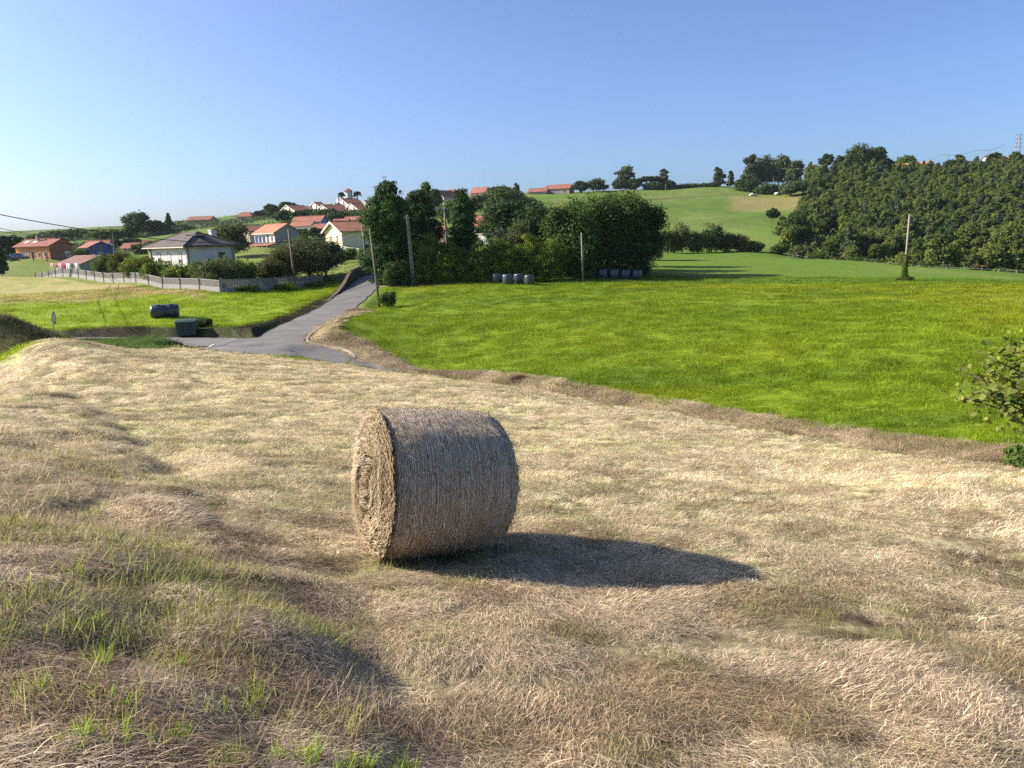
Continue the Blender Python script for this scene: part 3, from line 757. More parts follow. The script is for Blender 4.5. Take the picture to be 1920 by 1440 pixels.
# ------------------------------------------------------------------ the round bale
def bale():
    Rn, Rf, Ln = .757, .722, 1.31
    px0 = at(696, 1049, z=-3.2)
    ax_az = R(65)
    ax = Vector((math.sin(ax_az), math.cos(ax_az), 0))
    g0 = Vector((px0.x, px0.y, 0)); g0.z = gz(g0.x, g0.y)
    g1 = g0 + ax * Ln; g1.z = gz(g1.x, g1.y); g0.z = (g0.z + float(base_h(g0.x, g0.y)[0])) / 2 - .02; g1.z = float(base_h(g1.x, g1.y)[0])
    tilt = math.atan2(g1.z - g0.z, Ln) * .9
    rz = math.pi / 2 - ax_az
    root = empty('hay_bale', g0 + Vector((0, 0, -.03)), 0, 'large round hay bale wrapped in pale net, lying in the mown field', 'hay bale')
    root.rotation_euler = (0, -tilt, rz)
    rg = np.random.default_rng(5)
    # body of revolution: profile of (x along axis, radius)
    prof = [(.0, Rn - .10), (.02, Rn - .04), (.06, Rn - .008), (.12, Rn)] + [(t, Rn + (Rf - Rn) * t / Ln + .018 * math.sin(math.pi * t / Ln)) for t in np.linspace(.18, Ln - .22, 16)] + \
           [(Ln - .14, Rf - .012), (Ln - .07, Rf - .045), (Ln - .02, Rf - .10), (Ln + .02, Rf - .19)]
    ns = 160
    def rad_at(x, th):
        base = np.interp(x, [p[0] for p in prof], [p[1] for p in prof])
        n = (vnoise(th * 4 + 3, x * 3 + 1, 5) - .5) * .022 + (vnoise(th * 14, x * 12, 6) - .5) * .012 + .012 * np.cos(2 * th + .3)
        flat = np.clip(-np.sin(th) - .90, 0, 1) * .35       # settled where it rests
        return base + n - flat
    V = []; Fc = []; th = np.linspace(0, 2 * np.pi, ns, endpoint=False)
    for x, _ in prof:
        rr = rad_at(np.full(ns, x), th)
        V.append(np.stack([np.full(ns, x), np.cos(th) * rr, Rn + np.sin(th) * rr], -1))
    V = np.vstack(V)
    i = np.arange(len(prof) - 1)[:, None] * ns; j = np.arange(ns)[None]; j2 = (j + 1) % ns
    Fq = np.stack([i + j, i + ns + j, i + ns + j2, i + j2], -1).reshape(-1, 4)
    t = NT('net_wrapped_hay'); p = t.obj()
    sep = t.n('ShaderNodeSeparateXYZ'); t.l(p, sep.inputs[0])
    n1 = t.noise(5, 6, .65, p); n2 = t.noise(60, 3, .6, t.scale(p, (2.5, .5, .5))); n3 = t.noise(2.0, 4, .6, p)
    wav = t.n('ShaderNodeTexWave', wave_type='BANDS', bands_direction='X'); wav.inputs['Scale'].default_value = 14; wav.inputs['Distortion'].default_value = 1.6; wav.inputs['Detail'].default_value = 3; wav.inputs['Detail Scale'].default_value = 2
    t.l(p, wav.inputs['Vector'])
    c = t.ramp(n1, [(.3, (.31, .215, .135)), (.7, (.54, .405, .26))])
    c = t.mul(c, t.ramp(n2, [(.3, .45), (.7, 1.35)]))
    c = t.mixc(t.math('MULTIPLY', t.ramp(wav.outputs['Fac'], [(.6, 0.0), (.95, .6)]), t.ramp(n3, [(.3, .4), (.6, 1.0)])), c, (.66, .59, .49))
    M['net_hay'] = t.done(t.bsdf(c, .8, .25, t.math('ADD', n2, t.math('MULTIPLY', wav.outputs['Fac'], .4)), .9, .02))
    mesh_obj('wrapped_side', V, Fq, M['net_hay'], root, True)
    # end faces: domed, coiled hay with hollows
    def endface(x0, R0, sgn, bulge):
        nr, na = 46, 120
        rr = np.linspace(0.001, 1, nr); tt = np.linspace(0, 2 * np.pi, na, endpoint=False)
        RR, TT = np.meshgrid(rr, tt, indexing='ij')
        rad = rad_at(np.full(TT.shape, x0 + .01), TT) * RR
        dome = bulge * (1 - RR ** 2.6)
        coil = .008 * np.sin(RR * 24 + TT * 1.0) * (1 - RR) ** .3
        nz = (fbm(RR * np.cos(TT) * 2 + 4, RR * np.sin(TT) * 2 + 9, .7, 3, 3) - .5) * .07
        y = np.cos(TT) * rad; z = np.sin(TT) * rad
        def pit(cy, cz, s, d, s2=None): return -d * np.exp(-(((y - cy) / s) ** 2 + ((z - cz) / (s2 or s)) ** 2))
        pits = pit(-.15, .03, .055, .34, .19) + pit(.13, .0, .05, .16, .14) + pit(-.06, -.27, .08, .30, .06) + pit(.33, -.20, .07, .24) + pit(-.02, .22, .13, .16, .05)
        X = x0 + sgn * (dome + coil + (nz + (pits if sgn < 0 else 0)) * (1 - RR ** 4))
        V = np.stack([X, y, z + Rn], -1).reshape(-1, 3)
        i = np.arange(nr - 1)[:, None] * na; j = np.arange(na)[None]; j2 = (j + 1) % na
        Fq = np.stack([i + j, i + j2, i + na + j2, i + na + j], -1).reshape(-1, 4)
        if sgn < 0: Fq = Fq[:, ::-1]
        return V, Fq, (X, y, z + Rn, RR, TT)
    t = NT('bale_end_hay'); p = t.obj()
    n1 = t.noise(7, 6, .7, p); n2 = t.noise(45, 4, .7, p)
    c = t.mul(t.ramp(n1, [(.3, (.26, .18, .095)), (.7, (.42, .33, .20))]), t.ramp(n2, [(.3, .5), (.7, 1.25)]))
    M['hay_end'] = t.done(t.bsdf(c, .85, .2, n2, .9, .03))
    t = NT('bale_straw'); v = t.attr('v').outputs['Fac']
    c = t.ramp(v, [(0, (.09, .055, .03)), (.35, (.26, .18, .10)), (.75, (.42, .33, .20)), (1, (.58, .48, .34))])
    M['bale_straw'] = t.done(t.bsdf(c, .6, .35))
    for x0, R0, sg, bl in ((.0, Rn, -1, .11), (Ln + .02, Rf - .19, 1, .10)):
        V, Fq, (X, y, z, RR, TT) = endface(x0, R0, sg, bl)
        ef = mesh_obj('end_face', V, Fq, M['hay_end'], root, True)
        if sg > 0: continue
        # straws coiled over the face
        n = 15000
        ri = np.sqrt(rg.random(n)); ti = rg.random(n) * 2 * np.pi
        a = np.clip((ri * (X.shape[0] - 1)).astype(int), 0, X.shape[0] - 2); b = (ti / (2 * np.pi) * X.shape[1]).astype(int) % X.shape[1]
        segs = 4; L = rg.uniform(.04, .17, n)
        Vs = np.zeros((n, segs + 1, 2, 3)); drift = rg.normal(0, .28, n); lift = rg.exponential(.006, n)
        wd = rg.uniform(.0016, .0038, n)
        for k in range(segs + 1):
            ss = (k / segs - .5) * L
            ry = ri + ss * np.sin(drift) / Rn; ry = np.clip(ry, .01, 1.03)
            tk = ti + ss * np.cos(drift) / np.maximum(ri * Rn, .06)
            ai = np.clip((ry * (X.shape[0] - 1)), 0, X.shape[0] - 1.001); ii = ai.astype(int)
            bi = (tk / (2 * np.pi) * X.shape[1]).astype(int) % X.shape[1]
            xx = X[ii, bi] - .006 - lift * (1 + 1.5 * abs(k / segs - .5)) - rg.normal(0, .002, n)
            rad = ry * Rn * .99
            py_, pz_ = np.cos(tk) * rad, Rn + np.sin(tk) * rad
            Vs[:, k, 0] = np.stack([xx, py_ - np.cos(tk) * wd, pz_ - np.sin(tk) * wd], -1)
            Vs[:, k, 1] = np.stack([xx, py_ + np.cos(tk) * wd, pz_ + np.sin(tk) * wd], -1)
        bb = (np.arange(n) * (segs + 1) * 2)[:, None] + (np.arange(segs) * 2)[None]
        Fs = np.stack([bb, bb + 1, bb + 3, bb + 2], -1).reshape(-1, 4)
        o = mesh_obj('coiled_straw', Vs.reshape(-1, 3), Fs, M['bale_straw'], ef, attrs={'v': strand_attr(np.clip(rg.normal(.55, .22, n), 0, 1), segs)})
        o['kind'] = 'stuff'
    # straws poking through the net, mostly lying around the girth
    n = 15000; segs = 3
    xi = np.where(rg.random(n) < .22, rg.choice([0.0, 1.0], n) * (Ln - .12) + rg.uniform(-.02, .14, n), rg.uniform(.0, Ln, n)); ti = rg.random(n) * 2 * np.pi
    L = rg.uniform(.03, .16, n); dr = rg.normal(0, .5, n); wd = rg.uniform(.0010, .0026, n); up = rg.exponential(.010, n)
    Vs = np.zeros((n, segs + 1, 2, 3))
    for k in range(segs + 1):
        s_ = k / segs
        x = xi + L * s_ * np.sin(dr); th_ = ti + L * s_ * np.cos(dr) / Rn
        rr = rad_at(np.clip(x, 0, Ln), th_) + .003 + up * s_ ** 1.5
        P = np.stack([x, np.cos(th_) * rr, Rn + np.sin(th_) * rr], -1)
        Sx = np.stack([np.ones(n), 0 * x, 0 * x], -1) * wd[:, None]
        Vs[:, k, 0] = P - Sx; Vs[:, k, 1] = P + Sx
    bb = (np.arange(n) * (segs + 1) * 2)[:, None] + (np.arange(segs) * 2)[None]
    Fs = np.stack([bb, bb + 1, bb + 3, bb + 2], -1).reshape(-1, 4)
    t = NT('weathered_straw'); v = t.attr('v').outputs['Fac']
    c = t.ramp(v, [(0, (.10, .065, .035)), (.4, (.32, .23, .14)), (.8, (.52, .41, .27)), (1, (.72, .61, .45))])
    M['side_straw'] = t.done(t.bsdf(c, .6, .3))
    o = mesh_obj('loose_straw', Vs.reshape(-1, 3), Fs, M['side_straw'], root, attrs={'v': strand_attr(np.clip(rg.normal(.5, .25, n), 0, 1), segs)})
    o['kind'] = 'stuff'
    # netting threads running round the bale
    V, Fl = [], []; off = 0; nn = 150
    for k in range(84):
        x = .03 + (Ln - .04) * (k + rg.uniform(-.3, .3)) / 84
        tt = np.linspace(0, 2 * np.pi, nn)
        xs = x + .010 * (vnoise(tt * 3 + k * 9, tt * 0, 3) - .5) + .006 * (vnoise(tt * 12 + k * 5, tt * 0, 8) - .5) + .012 * np.sin(tt * 1 + 1)
        rr = rad_at(np.clip(xs, 0, Ln), tt) + .0065; w = rg.uniform(.001, .0024)
        P = np.stack([xs, np.cos(tt) * rr, Rn + np.sin(tt) * rr], -1)
        vv = np.empty((nn, 2, 3)); vv[:, 0] = P - [w, 0, 0]; vv[:, 1] = P + [w, 0, 0]
        V.append(vv.reshape(-1, 3)); b_ = off + np.arange(nn - 1) * 2
        f_ = np.stack([b_, b_ + 1, b_ + 3, b_ + 2], -1)
        f_ = f_[rg.random(nn - 1) < .93]; Fl.append(f_); off += nn * 2
    t = NT('net_thread'); M['thread'] = t.done(t.bsdf((.72, .65, .54), .6, .2))
    mesh_obj('net_wrap', np.vstack(V), np.vstack(Fl), M['thread'], root)
    return root
BALE = bale()
# ------------------------------------------------------------------ trees and shrubs
M['bark'] = plain('bark', (.11, .085, .06), .9, .1, .3, 6, .6)
M['pale_bark'] = plain('pale_bark', (.30, .26, .21), .85, .1, .25, 5, .4)
LM = {
 'dark': leaf_mat('leaf_dark', (.016, .038, .013), (.06, .11, .028), trans=.15),
 'cypress': leaf_mat('leaf_cypress', (.018, .050, .014), (.075, .15, .028), trans=.15),
 'holm': leaf_mat('leaf_holm', (.025, .050, .012), (.10, .155, .030), trans=.2),
 'mid': leaf_mat('leaf_mid', (.04, .075, .014), (.13, .19, .035), trans=.3),
 'olive': leaf_mat('leaf_olive', (.055, .07, .028), (.15, .165, .065), trans=.25),
 'hedge': leaf_mat('leaf_hedge', (.03, .06, .012), (.15, .215, .03), (.36, .37, .04), trans=.3, scale=1.3),
 'rust': leaf_mat('leaf_rust', (.045, .06, .016), (.11, .12, .035), (.14, .085, .03), trans=.3, scale=.35),
 'euca': leaf_mat('leaf_eucalyptus', (.05, .078, .020), (.19, .225, .055), trans=.22),
 'euca_y': leaf_mat('leaf_eucalyptus_young', (.07, .098, .020), (.23, .255, .055), trans=.25),
 'far': leaf_mat('leaf_far', (.045, .072, .035), (.11, .145, .065), trans=.2),
 'grey': leaf_mat('leaf_grey', (.085, .095, .06), (.18, .185, .12), trans=.2),
 'fig': leaf_mat('leaf_fig', (.05, .085, .015), (.17, .20, .045), (.34, .32, .05), trans=.35, scale=7),
}
def leaves(C_, nrm, size, rg, asp=1.0, jit=.75, up=None):
    n = len(C_)
    N = nrm + rg.normal(0, jit, (n, 3)); N /= np.linalg.norm(N, axis=1)[:, None] + 1e-9
    A = rg.normal(0, 1, (n, 3)) if up is None else np.tile([0, 0, 1.0], (n, 1)) * up + rg.normal(0, .5, (n, 3))
    T = A - N * (A * N).sum(1)[:, None]; T /= np.linalg.norm(T, axis=1)[:, None] + 1e-9
    B = np.cross(N, T)
    s = (size * rg.uniform(.6, 1.35, n))[:, None]
    T = T * s * asp; B = B * s
    P = np.stack([C_ - T * .5, C_ + B * .32 + N * s * .06, C_ + T * .5, C_ - B * .32 + N * s * .06], 1)
    return P.reshape(-1, 3), np.arange(n * 4).reshape(-1, 4)
def crown(blobs, n, size, seed, clump=.22, K=26, asp=1.3, up=None, flat_bottom=0.0, inner=.28, jit=.75):
    """leaves gathered in clumps over the surface of overlapping lobes"""
    rg = np.random.default_rng(seed)
    bl = np.array(blobs, float); area = (bl[:, 3] * bl[:, 5] + bl[:, 4] * bl[:, 5] + bl[:, 3] * bl[:, 4]); pr = area / area.sum()
    cs, cn, cr, cv = [], [], [], []
    for b, p_ in zip(bl, pr):
        k = max(5, int(K * len(bl) * p_))
        d = rg.normal(0, 1, (k, 3)); d /= np.linalg.norm(d, axis=1)[:, None]
        if flat_bottom: d[:, 2] = np.where(d[:, 2] < -flat_bottom, -d[:, 2] * .5, d[:, 2])
        rad = rg.uniform(.74, 1.02, k)[:, None]
        c = b[:3] + d * b[3:6] * rad
        cs.append(c); cn.append(d); cr.append(np.full(k, (b[3] + b[4] + b[5]) / 3) * rg.uniform(.6, 1.25, k)); cv.append(rg.normal(0, .13, k))
    cs = np.vstack(cs); cn = np.vstack(cn); cr = np.concatenate(cr); cv = np.concatenate(cv)
    m = int(n * (1 - inner)); w = cr ** 2; i = rg.choice(len(cs), m, p=w / w.sum())
    o = rg.normal(0, 1, (m, 3)); o /= np.linalg.norm(o, axis=1)[:, None]; o *= (rg.random(m) ** .45)[:, None]
    P = cs[i] + o * (cr[i] * clump * 1.55)[:, None] * np.array([1, 1, .8])
    Nn = o * .8 + cn[i] * .6 + np.array([0, 0, .25])
    v = .5 + cv[i] + rg.normal(0, .17, m)
    # inner leaves that close the crown
    mi = n - m; j = rg.choice(len(bl), mi, p=pr)
    d = rg.normal(0, 1, (mi, 3)); d /= np.linalg.norm(d, axis=1)[:, None]
    Pi = bl[j, :3] + d * bl[j, 3:6] * rg.uniform(.35, .82, mi)[:, None]
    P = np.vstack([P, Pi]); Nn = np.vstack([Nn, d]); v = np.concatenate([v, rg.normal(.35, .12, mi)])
    sz = np.concatenate([np.full(m, size), np.full(mi, size * 1.5)])
    V, F = leaves(P, Nn, sz, rg, asp, jit, up)
    return V, F, np.repeat(np.clip(v, 0, 1), 4)
def limbs(h, r0, spread, seed, n=4, z0=.35, z1=.85, lean=(0, 0)):
    rg = np.random.default_rng(seed); mb = MB()
    top = Vector((lean[0], lean[1], h * z1))
    mb.tube([(0, 0, -.4), (lean[0] * .2 + rg.normal(0, .02) * h, lean[1] * .2, h * .3), (lean[0] * .6, lean[1] * .6 + rg.normal(0, .02) * h, h * .6), top], r0, 8, r2=r0 * .25)
    for k in range(n):
        t = z0 + (z1 - z0) * k / max(n, 1) * .8; a = rg.uniform(0, 6.28); s_ = spread * rg.uniform(.5, .9)
        b = Vector((lean[0] * t, lean[1] * t, h * t))
        mb.tube([b, b + Vector((math.cos(a) * s_ * .5, math.sin(a) * s_ * .5, h * .09)), b + Vector((math.cos(a) * s_, math.sin(a) * s_, h * .2))], r0 * .42, 6, r2=r0 * .1)
    return mb
def blobs_for(shape, w, h, seed):
    """lobes of a crown w wide and h tall standing on z=0"""
    rg = np.random.default_rng(seed + 999); B = []
    if shape == 'column':
        for k in range(7):
            t = k / 6; ww = w * .5 * (.80 + .28 * math.sin(math.pi * (t * .8 + .1))) * (1 if t < .8 else 1 - (t - .8) * 1.7)
            B.append((rg.normal(0, .05) * w, rg.normal(0, .05) * w, h * (.08 + .84 * t), ww, ww, h * .13))
    elif shape == 'cone':
        for k in range(7):
            t = k / 6; ww = w * .5 * (1.05 - t * .85)
            B.append((rg.normal(0, .04) * w, rg.normal(0, .04) * w, h * (.1 + .84 * t), ww, ww, h * .12))
    elif shape == 'dome':
        B.append((0, 0, h * .52, w * .34, w * .34, h * .40))
        for k in range(8):
            a = k * 2.4; z = h * rg.uniform(.3, .78); q = w * rg.uniform(.18, .30) * (1.25 - z / h * .7)
            B.append((math.cos(a) * q, math.sin(a) * q, z, w * rg.uniform(.17, .24), w * rg.uniform(.17, .24), h * rg.uniform(.15, .22)))
    elif shape == 'bush':
        B.append((0, 0, h * .42, w * .40, w * .36, h * .44))
        for k in range(7):
            a = k * 2.4; z = h * rg.uniform(.22, .68); q = w * rg.uniform(.20, .32)
            B.append((math.cos(a) * q, math.sin(a) * q * .8, z, w * rg.uniform(.15, .22), w * rg.uniform(.15, .22), h * rg.uniform(.18, .28)))
    elif shape == 'tall':
        for k in range(9):
            t = k / 8; a = k * 2.4; q = w * .2 * (1 - .5 * t)
            B.append((math.cos(a) * q, math.sin(a) * q, h * (.16 + .76 * t), w * rg.uniform(.2, .3) * (1.1 - .45 * t), w * rg.uniform(.2, .3) * (1.1 - .45 * t), h * rg.uniform(.08, .13)))
    elif shape == 'airy':
        for k in range(9):
            a = k * 2.4; t = rg.uniform(.35, .92); q = w * rg.uniform(.1, .34)
            B.append((math.cos(a) * q, math.sin(a) * q, h * t, w * rg.uniform(.12, .2), w * rg.uniform(.12, .2), h * rg.uniform(.06, .11)))
    elif shape == 'umbrella':
        for k in range(7):
            a = k * 2.4; q = w * .28 * math.sqrt(k / 6)
            B.append((math.cos(a) * q, math.sin(a) * q, h * rg.uniform(.68, .86), w * .22, w * .22, h * .13))
    return B
def row_z(x, y, row):
    z = 0.0
    for _ in range(12):
        f = project((x, y, z))[1] - row; f2 = project((x, y, z + .5))[1] - row
        z -= f * .5 / (f2 - f)
    return z
TOPS = {(729,92):345,(790,97):362,(762,101):375,(803,118):343,(873,100):357,(957,112):376,(1006,107):380,(935,135):370,(938,98):430,(975,95):418,(1070,94):386,(1118,99):367,(1163,101):361,(1198,104):380,(1090,108):377,(1150,114):366,(1195,125):388,(1598,470):272,(1628,472):277,(1575,470):292,(1560,475):302,(1541,470):290,(1520,470):310,(1650,480):298,(1684,520):293,(1785,470):291,(1850,480):288,(1886,500):285,(1402,480):291,(1425,488):293,(1455,490):292,(1482,485):302,(1445,260):391,(1466,250):406,(1174,480):312,(1162,470):338,(1190,472):335,(1218,480):331,(1244,485):317,(1255,480):340,(1325,492):343,(1344,490):314,(1367,495):321,(1091,455):340,(1120,458):335,(266,330):399,(300,335):414,(327,340):402,(345,340):421,(243,330):431,(262,108):479,(300,102):489,(340,98):494,(376,94):490,(416,90):480,(448,92):487,(500,96):487,(530,99):463,(578,104):447,(548,106):456,(610,106):453,(197,123):475,(232,115):471,(440,165):421,(1222,150):432,(1252,195):432,(1278,198):418,(1308,200):434,(1334,203):420,(1362,205):436,(1388,206):440,(1414,207):452}
def tree(name, px, r, w_px, h_px, shape, mat, label, seed, n=5000, leaf=None, group=None, cat='tree', sink=0.0, bark='bark', trunk=.028, K=26, up=None, yscale=1.0, base_z=None, dz=0):
    g = on_ground(px, r)
    if base_z is not None: g.z = base_z
    g.z += dz
    ca = math.cos(azr(px)); w = w_px * r / F_PX * ca * ca; h = h_px * r / F_PX * ca
    if (px, int(r)) in TOPS: h = max(.8, row_z(g.x, g.y, TOPS[(px, int(r))]) - g.z)
    root = empty(name, g, random.uniform(0, 6.28) if yscale == 1 else -azr(px), label, cat, group)
    ls = leaf or max(.10, r * .0021)
    B = [(b[0], b[1] * yscale, b[2] - sink * h, b[3], b[4] * yscale, b[5]) for b in blobs_for(shape, w * .97, h, seed)]
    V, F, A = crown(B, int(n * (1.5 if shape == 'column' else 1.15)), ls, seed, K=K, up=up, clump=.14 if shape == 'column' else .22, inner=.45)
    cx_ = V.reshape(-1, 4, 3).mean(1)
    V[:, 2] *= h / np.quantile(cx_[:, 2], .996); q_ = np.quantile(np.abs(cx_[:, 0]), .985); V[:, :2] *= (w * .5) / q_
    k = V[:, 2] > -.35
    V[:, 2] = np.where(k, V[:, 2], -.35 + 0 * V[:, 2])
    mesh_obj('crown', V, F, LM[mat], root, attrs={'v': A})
    limbs(h, max(.05, w * trunk), w * .34, seed, 4, lean=(0, 0)).build('trunk', M[bark], root, True)
    return root

# clump behind the lane: cypresses, the hedge and the dark wood (photo column, distance, width and height in photo pixels)
T = tree
T('cypress_tree', 729, 92, 88, 186, 'column', 'cypress', 'tallest dense green cypress at the left end of the hedge beside the road', 1, 26000, .19, up=1.0, K=60, cat='tree')
T('cypress_tree', 790, 97, 90, 168, 'column', 'dark', 'dark cypress right behind the lattice pole, beside the tallest cypress', 2, 20000, .2, up=1.0, K=50)
T('cypress_tree', 762, 101, 84, 158, 'column', 'cypress', 'cypress half hidden between the two tall dark cypresses', 3, 9000, .19, up=1.0, K=40)
T('poplar_tree', 803, 118, 44, 150, 'tall', 'mid', 'lighter broadleaf treetop rising over the dark cypress behind the lattice pole', 4, 6000, .2)
T('cypress_tree', 873, 100, 54, 158, 'column', 'cypress', 'lone column shaped cypress with sky on both sides, behind the tall hedge', 5, 14000, .17, up=1.0, K=45, dz=.4)
T('oak_tree', 957, 112, 96, 146, 'dome', 'dark', 'dark round tree left of the biggest tree mass, in front of the red roofed house', 6, 12000, .2, K=40)
T('oak_tree', 1006, 107, 96, 146, 'dome', 'dark', 'dark broad tree touching the left side of the biggest tree mass', 7, 12000, .2, K=40)
T('oak_tree', 935, 135, 60, 120, 'dome', 'holm', 'broadleaf tree behind the two dark round trees, under the hilltop house', 8, 6000, .25)
T('olive_tree', 938, 98, 40, 62, 'dome', 'grey', 'small grey green tree at the top of the hedge, right of the lone cypress', 9, 5000, .13)
T('willow_tree', 975, 95, 52, 90, 'dome', 'olive', 'olive green shrubby tree rising out of the middle of the hedge', 10, 8000, .13)
T('bay_tree', 1070, 94, 104, 160, 'dome', 'holm', 'big leafy tree at the left front of the biggest tree mass', 11, 18000, .18, K=60, trunk=.03)
T('bay_tree', 1118, 99, 112, 164, 'dome', 'holm', 'tall leafy tree behind the thin pole in the biggest tree mass', 12, 18000, .18, K=60)
T('bay_tree', 1163, 101, 108, 166, 'dome', 'holm', 'tallest crown in the right half of the biggest tree mass', 13, 16000, .19, K=60)
T('bay_tree', 1198, 104, 90, 146, 'dome', 'dark', 'dark tree closing the right end of the biggest tree mass', 14, 14000, .19, K=50)
T('bay_tree', 1090, 108, 80, 158, 'dome', 'dark', 'dark tree in the middle depth of the biggest tree mass', 15, 9000, .22, K=40)
T('bay_tree', 1150, 114, 90, 150, 'dome', 'dark', 'dark tree at the back of the biggest tree mass', 16, 9000, .22, K=40)
T('bay_tree', 1195, 125, 60, 128, 'dome', 'dark', 'dark tree at the back right corner of the biggest tree mass', 17, 7000, .24, K=40)
# tall hedge
def hedge(px0, px1, r0, r1, hpx, name, label, n, leaf, mat, depth, seed, cat='hedge', step=14, jag=.12, sink=.4):
    a = on_ground(px0, r0); b = on_ground(px1, r1); rg = np.random.default_rng(seed)
    root = empty(name, (a + b) / 2, 0, label, cat)
    L = (b - a).length; k = max(4, int(L / 1.3)); B = []
    for i in range(k):
        t = (i + .5) / k; p = a.lerp(b, t); p.z = gz(p.x, p.y); r = r0 + (r1 - r0) * t
        h = (hpx[0] + (hpx[1] - hpx[0]) * t) * r / F_PX * math.cos(azr(px0)) * rg.uniform(1 - jag, 1 + jag * .6)
        q = p - root.location
        for z, s in ((.22, 1.0), (.5, 1.0), (.78, .85)):
            B.append((q.x + rg.normal(0, .15), q.y + rg.normal(0, .12), q.z + h * z, L / k * .8, depth * s * rg.uniform(.8, 1.1), h * .24))
    V, F, A = crown(B, n, leaf, seed, K=14, clump=.34)
    V[:, 2] = np.maximum(V[:, 2], -1.4)
    mesh_obj('foliage', V, F, LM[mat], root, attrs={'v': A})
    return root
hedge(775, 1048, 90, 89.5, (80, 80), 'tall_hedge', 'tall yellow green hedge running behind the four wrapped bales', 56000, .14, 'hedge', 1.3, 50, jag=.22)
hedge(722, 790, 89, 90, (46, 40), 'low_hedge', 'low dark hedge at the foot of the tallest cypress by the lattice pole', 9000, .14, 'holm', 1.1, 51)
hedge(1040, 1120, 91, 92, (58, 66), 'dark_undergrowth', 'dark undergrowth at the foot of the biggest tree mass behind the thin pole', 12000, .15, 'holm', 1.4, 52)
hedge(1110, 1215, 94, 98, (60, 64), 'shaded_undergrowth', 'shaded undergrowth behind the row of dark wrapped bales', 12000, .16, 'dark', 1.6, 53)
# scrub line at the foot of the hill
sc = [(1222, 150, 44, 46, 'olive'), (1252, 195, 40, 42, 'rust'), (1278, 198, 46, 56, 'olive'), (1308, 200, 36, 40, 'mid'), (1334, 203, 44, 54, 'dark'), (1362, 205, 40, 36, 'rust'), (1388, 206, 40, 30, 'rust'), (1414, 207, 34, 22, 'holm')]
nm = ['first shrub right of the biggest tree mass, at its foot', 'reddish brown shrub in the scrub line below the hill meadow', 'olive coloured bush, tallest in the scrub line below the hill meadow', 'small green bush between two larger bushes of the scrub line',
      'dark green bush with ragged top in the scrub line', 'brownish bush just right of the dark ragged bush', 'low brown bush towards the right end of the scrub line', 'lowest bush at the right end of the scrub line, by the wood']
for i, (px, r, w, h, m_) in enumerate(sc):
    T('shrub', px, r, w, h, 'bush', m_, nm[i], 60 + i, 3500, .26, 'shrubs in the scrub line below the hill meadow', 'shrub')
# roadside bush and weeds
T('shrub', 722, 73, 34, 30, 'bush', 'mid', 'small bush at the foot of the wooden pole beside the road', 80, 3500, .09, cat='shrub')
# garden greenery behind the concrete fence
gd = [(197, 123, 50, 46, 'mid', 'leafy bush beside the grey gable wall of the shed'), (232, 115, 64, 60, 'rust', 'brownish fruit tree behind the fence, right of the shed'),
      (262, 108, 66, 46, 'hedge', 'leftmost clump of the vine hedge behind the concrete fence'), (300, 102, 70, 44, 'hedge', 'vine hedge clump below the left windows of the white house'), (340, 98, 72, 40, 'hedge', 'vine hedge clump below the corner of the white house'),
      (376, 94, 56, 40, 'mid', 'small bush between the vine hedge and the big garden bush'), (416, 90, 88, 62, 'olive', 'big rounded bush in front of the white house near the fence corner'), (448, 92, 56, 56, 'mid', 'bush on the right of the big rounded garden bush'),
      (500, 96, 66, 50, 'rust', 'low rust tinged bush left of the large garden tree'), (530, 99, 70, 66, 'rust', 'rust tinged bush behind the bare wooden pole')]
for i, (px, r, w, h, m_, lb) in enumerate(gd):
    T('garden_bush', px, r, w, h, 'bush', m_, lb, 100 + i, 7000, .12, 'bushes in the garden behind the fence', 'bush')
T('walnut_tree', 578, 104, 124, 92, 'dome', 'olive', 'large spreading garden tree right of the bare pole, by the road bend', 120, 22000, .14, K=60)
T('walnut_tree', 548, 106, 90, 78, 'dome', 'rust', 'rust tinged tree behind the bare pole, left of the large spreading tree', 121, 12000, .14, K=50)
T('walnut_tree', 610, 106, 76, 70, 'dome', 'dark', 'shaded dark tree right of the large spreading tree, above the road wall', 122, 10000, .14, K=40)
T('oak_tree', 440, 165, 66, 50, 'dome', 'olive', 'round tree behind the white house roof, right of its chimney', 123, 8000, .22)
hg = [(712, 110, 60, 32, 'holm', 'dark bush behind the tall cypress beside the road'), (655, 128, 50, 20, 'mid', 'hedge clump below the cream house terrace'), (690, 122, 40, 22, 'mid', 'green hedge clump by the second pole beside the cream house'),
      (603, 178, 46, 34, 'dark', 'dark green clump between the grey gabled house and the cream house'), (575, 182, 36, 36, 'dark', 'dark shaded bush right of the grey gabled house'), (655, 151, 12, 8, 'mid', 'tiny round bush at the corner of the cream house')]
for i, (px, r, w, h, m_, lb) in enumerate(hg):
    T('village_bush', px, r, w, h, 'bush', m_, lb, 130 + i, 3000, .2, None, 'bush')
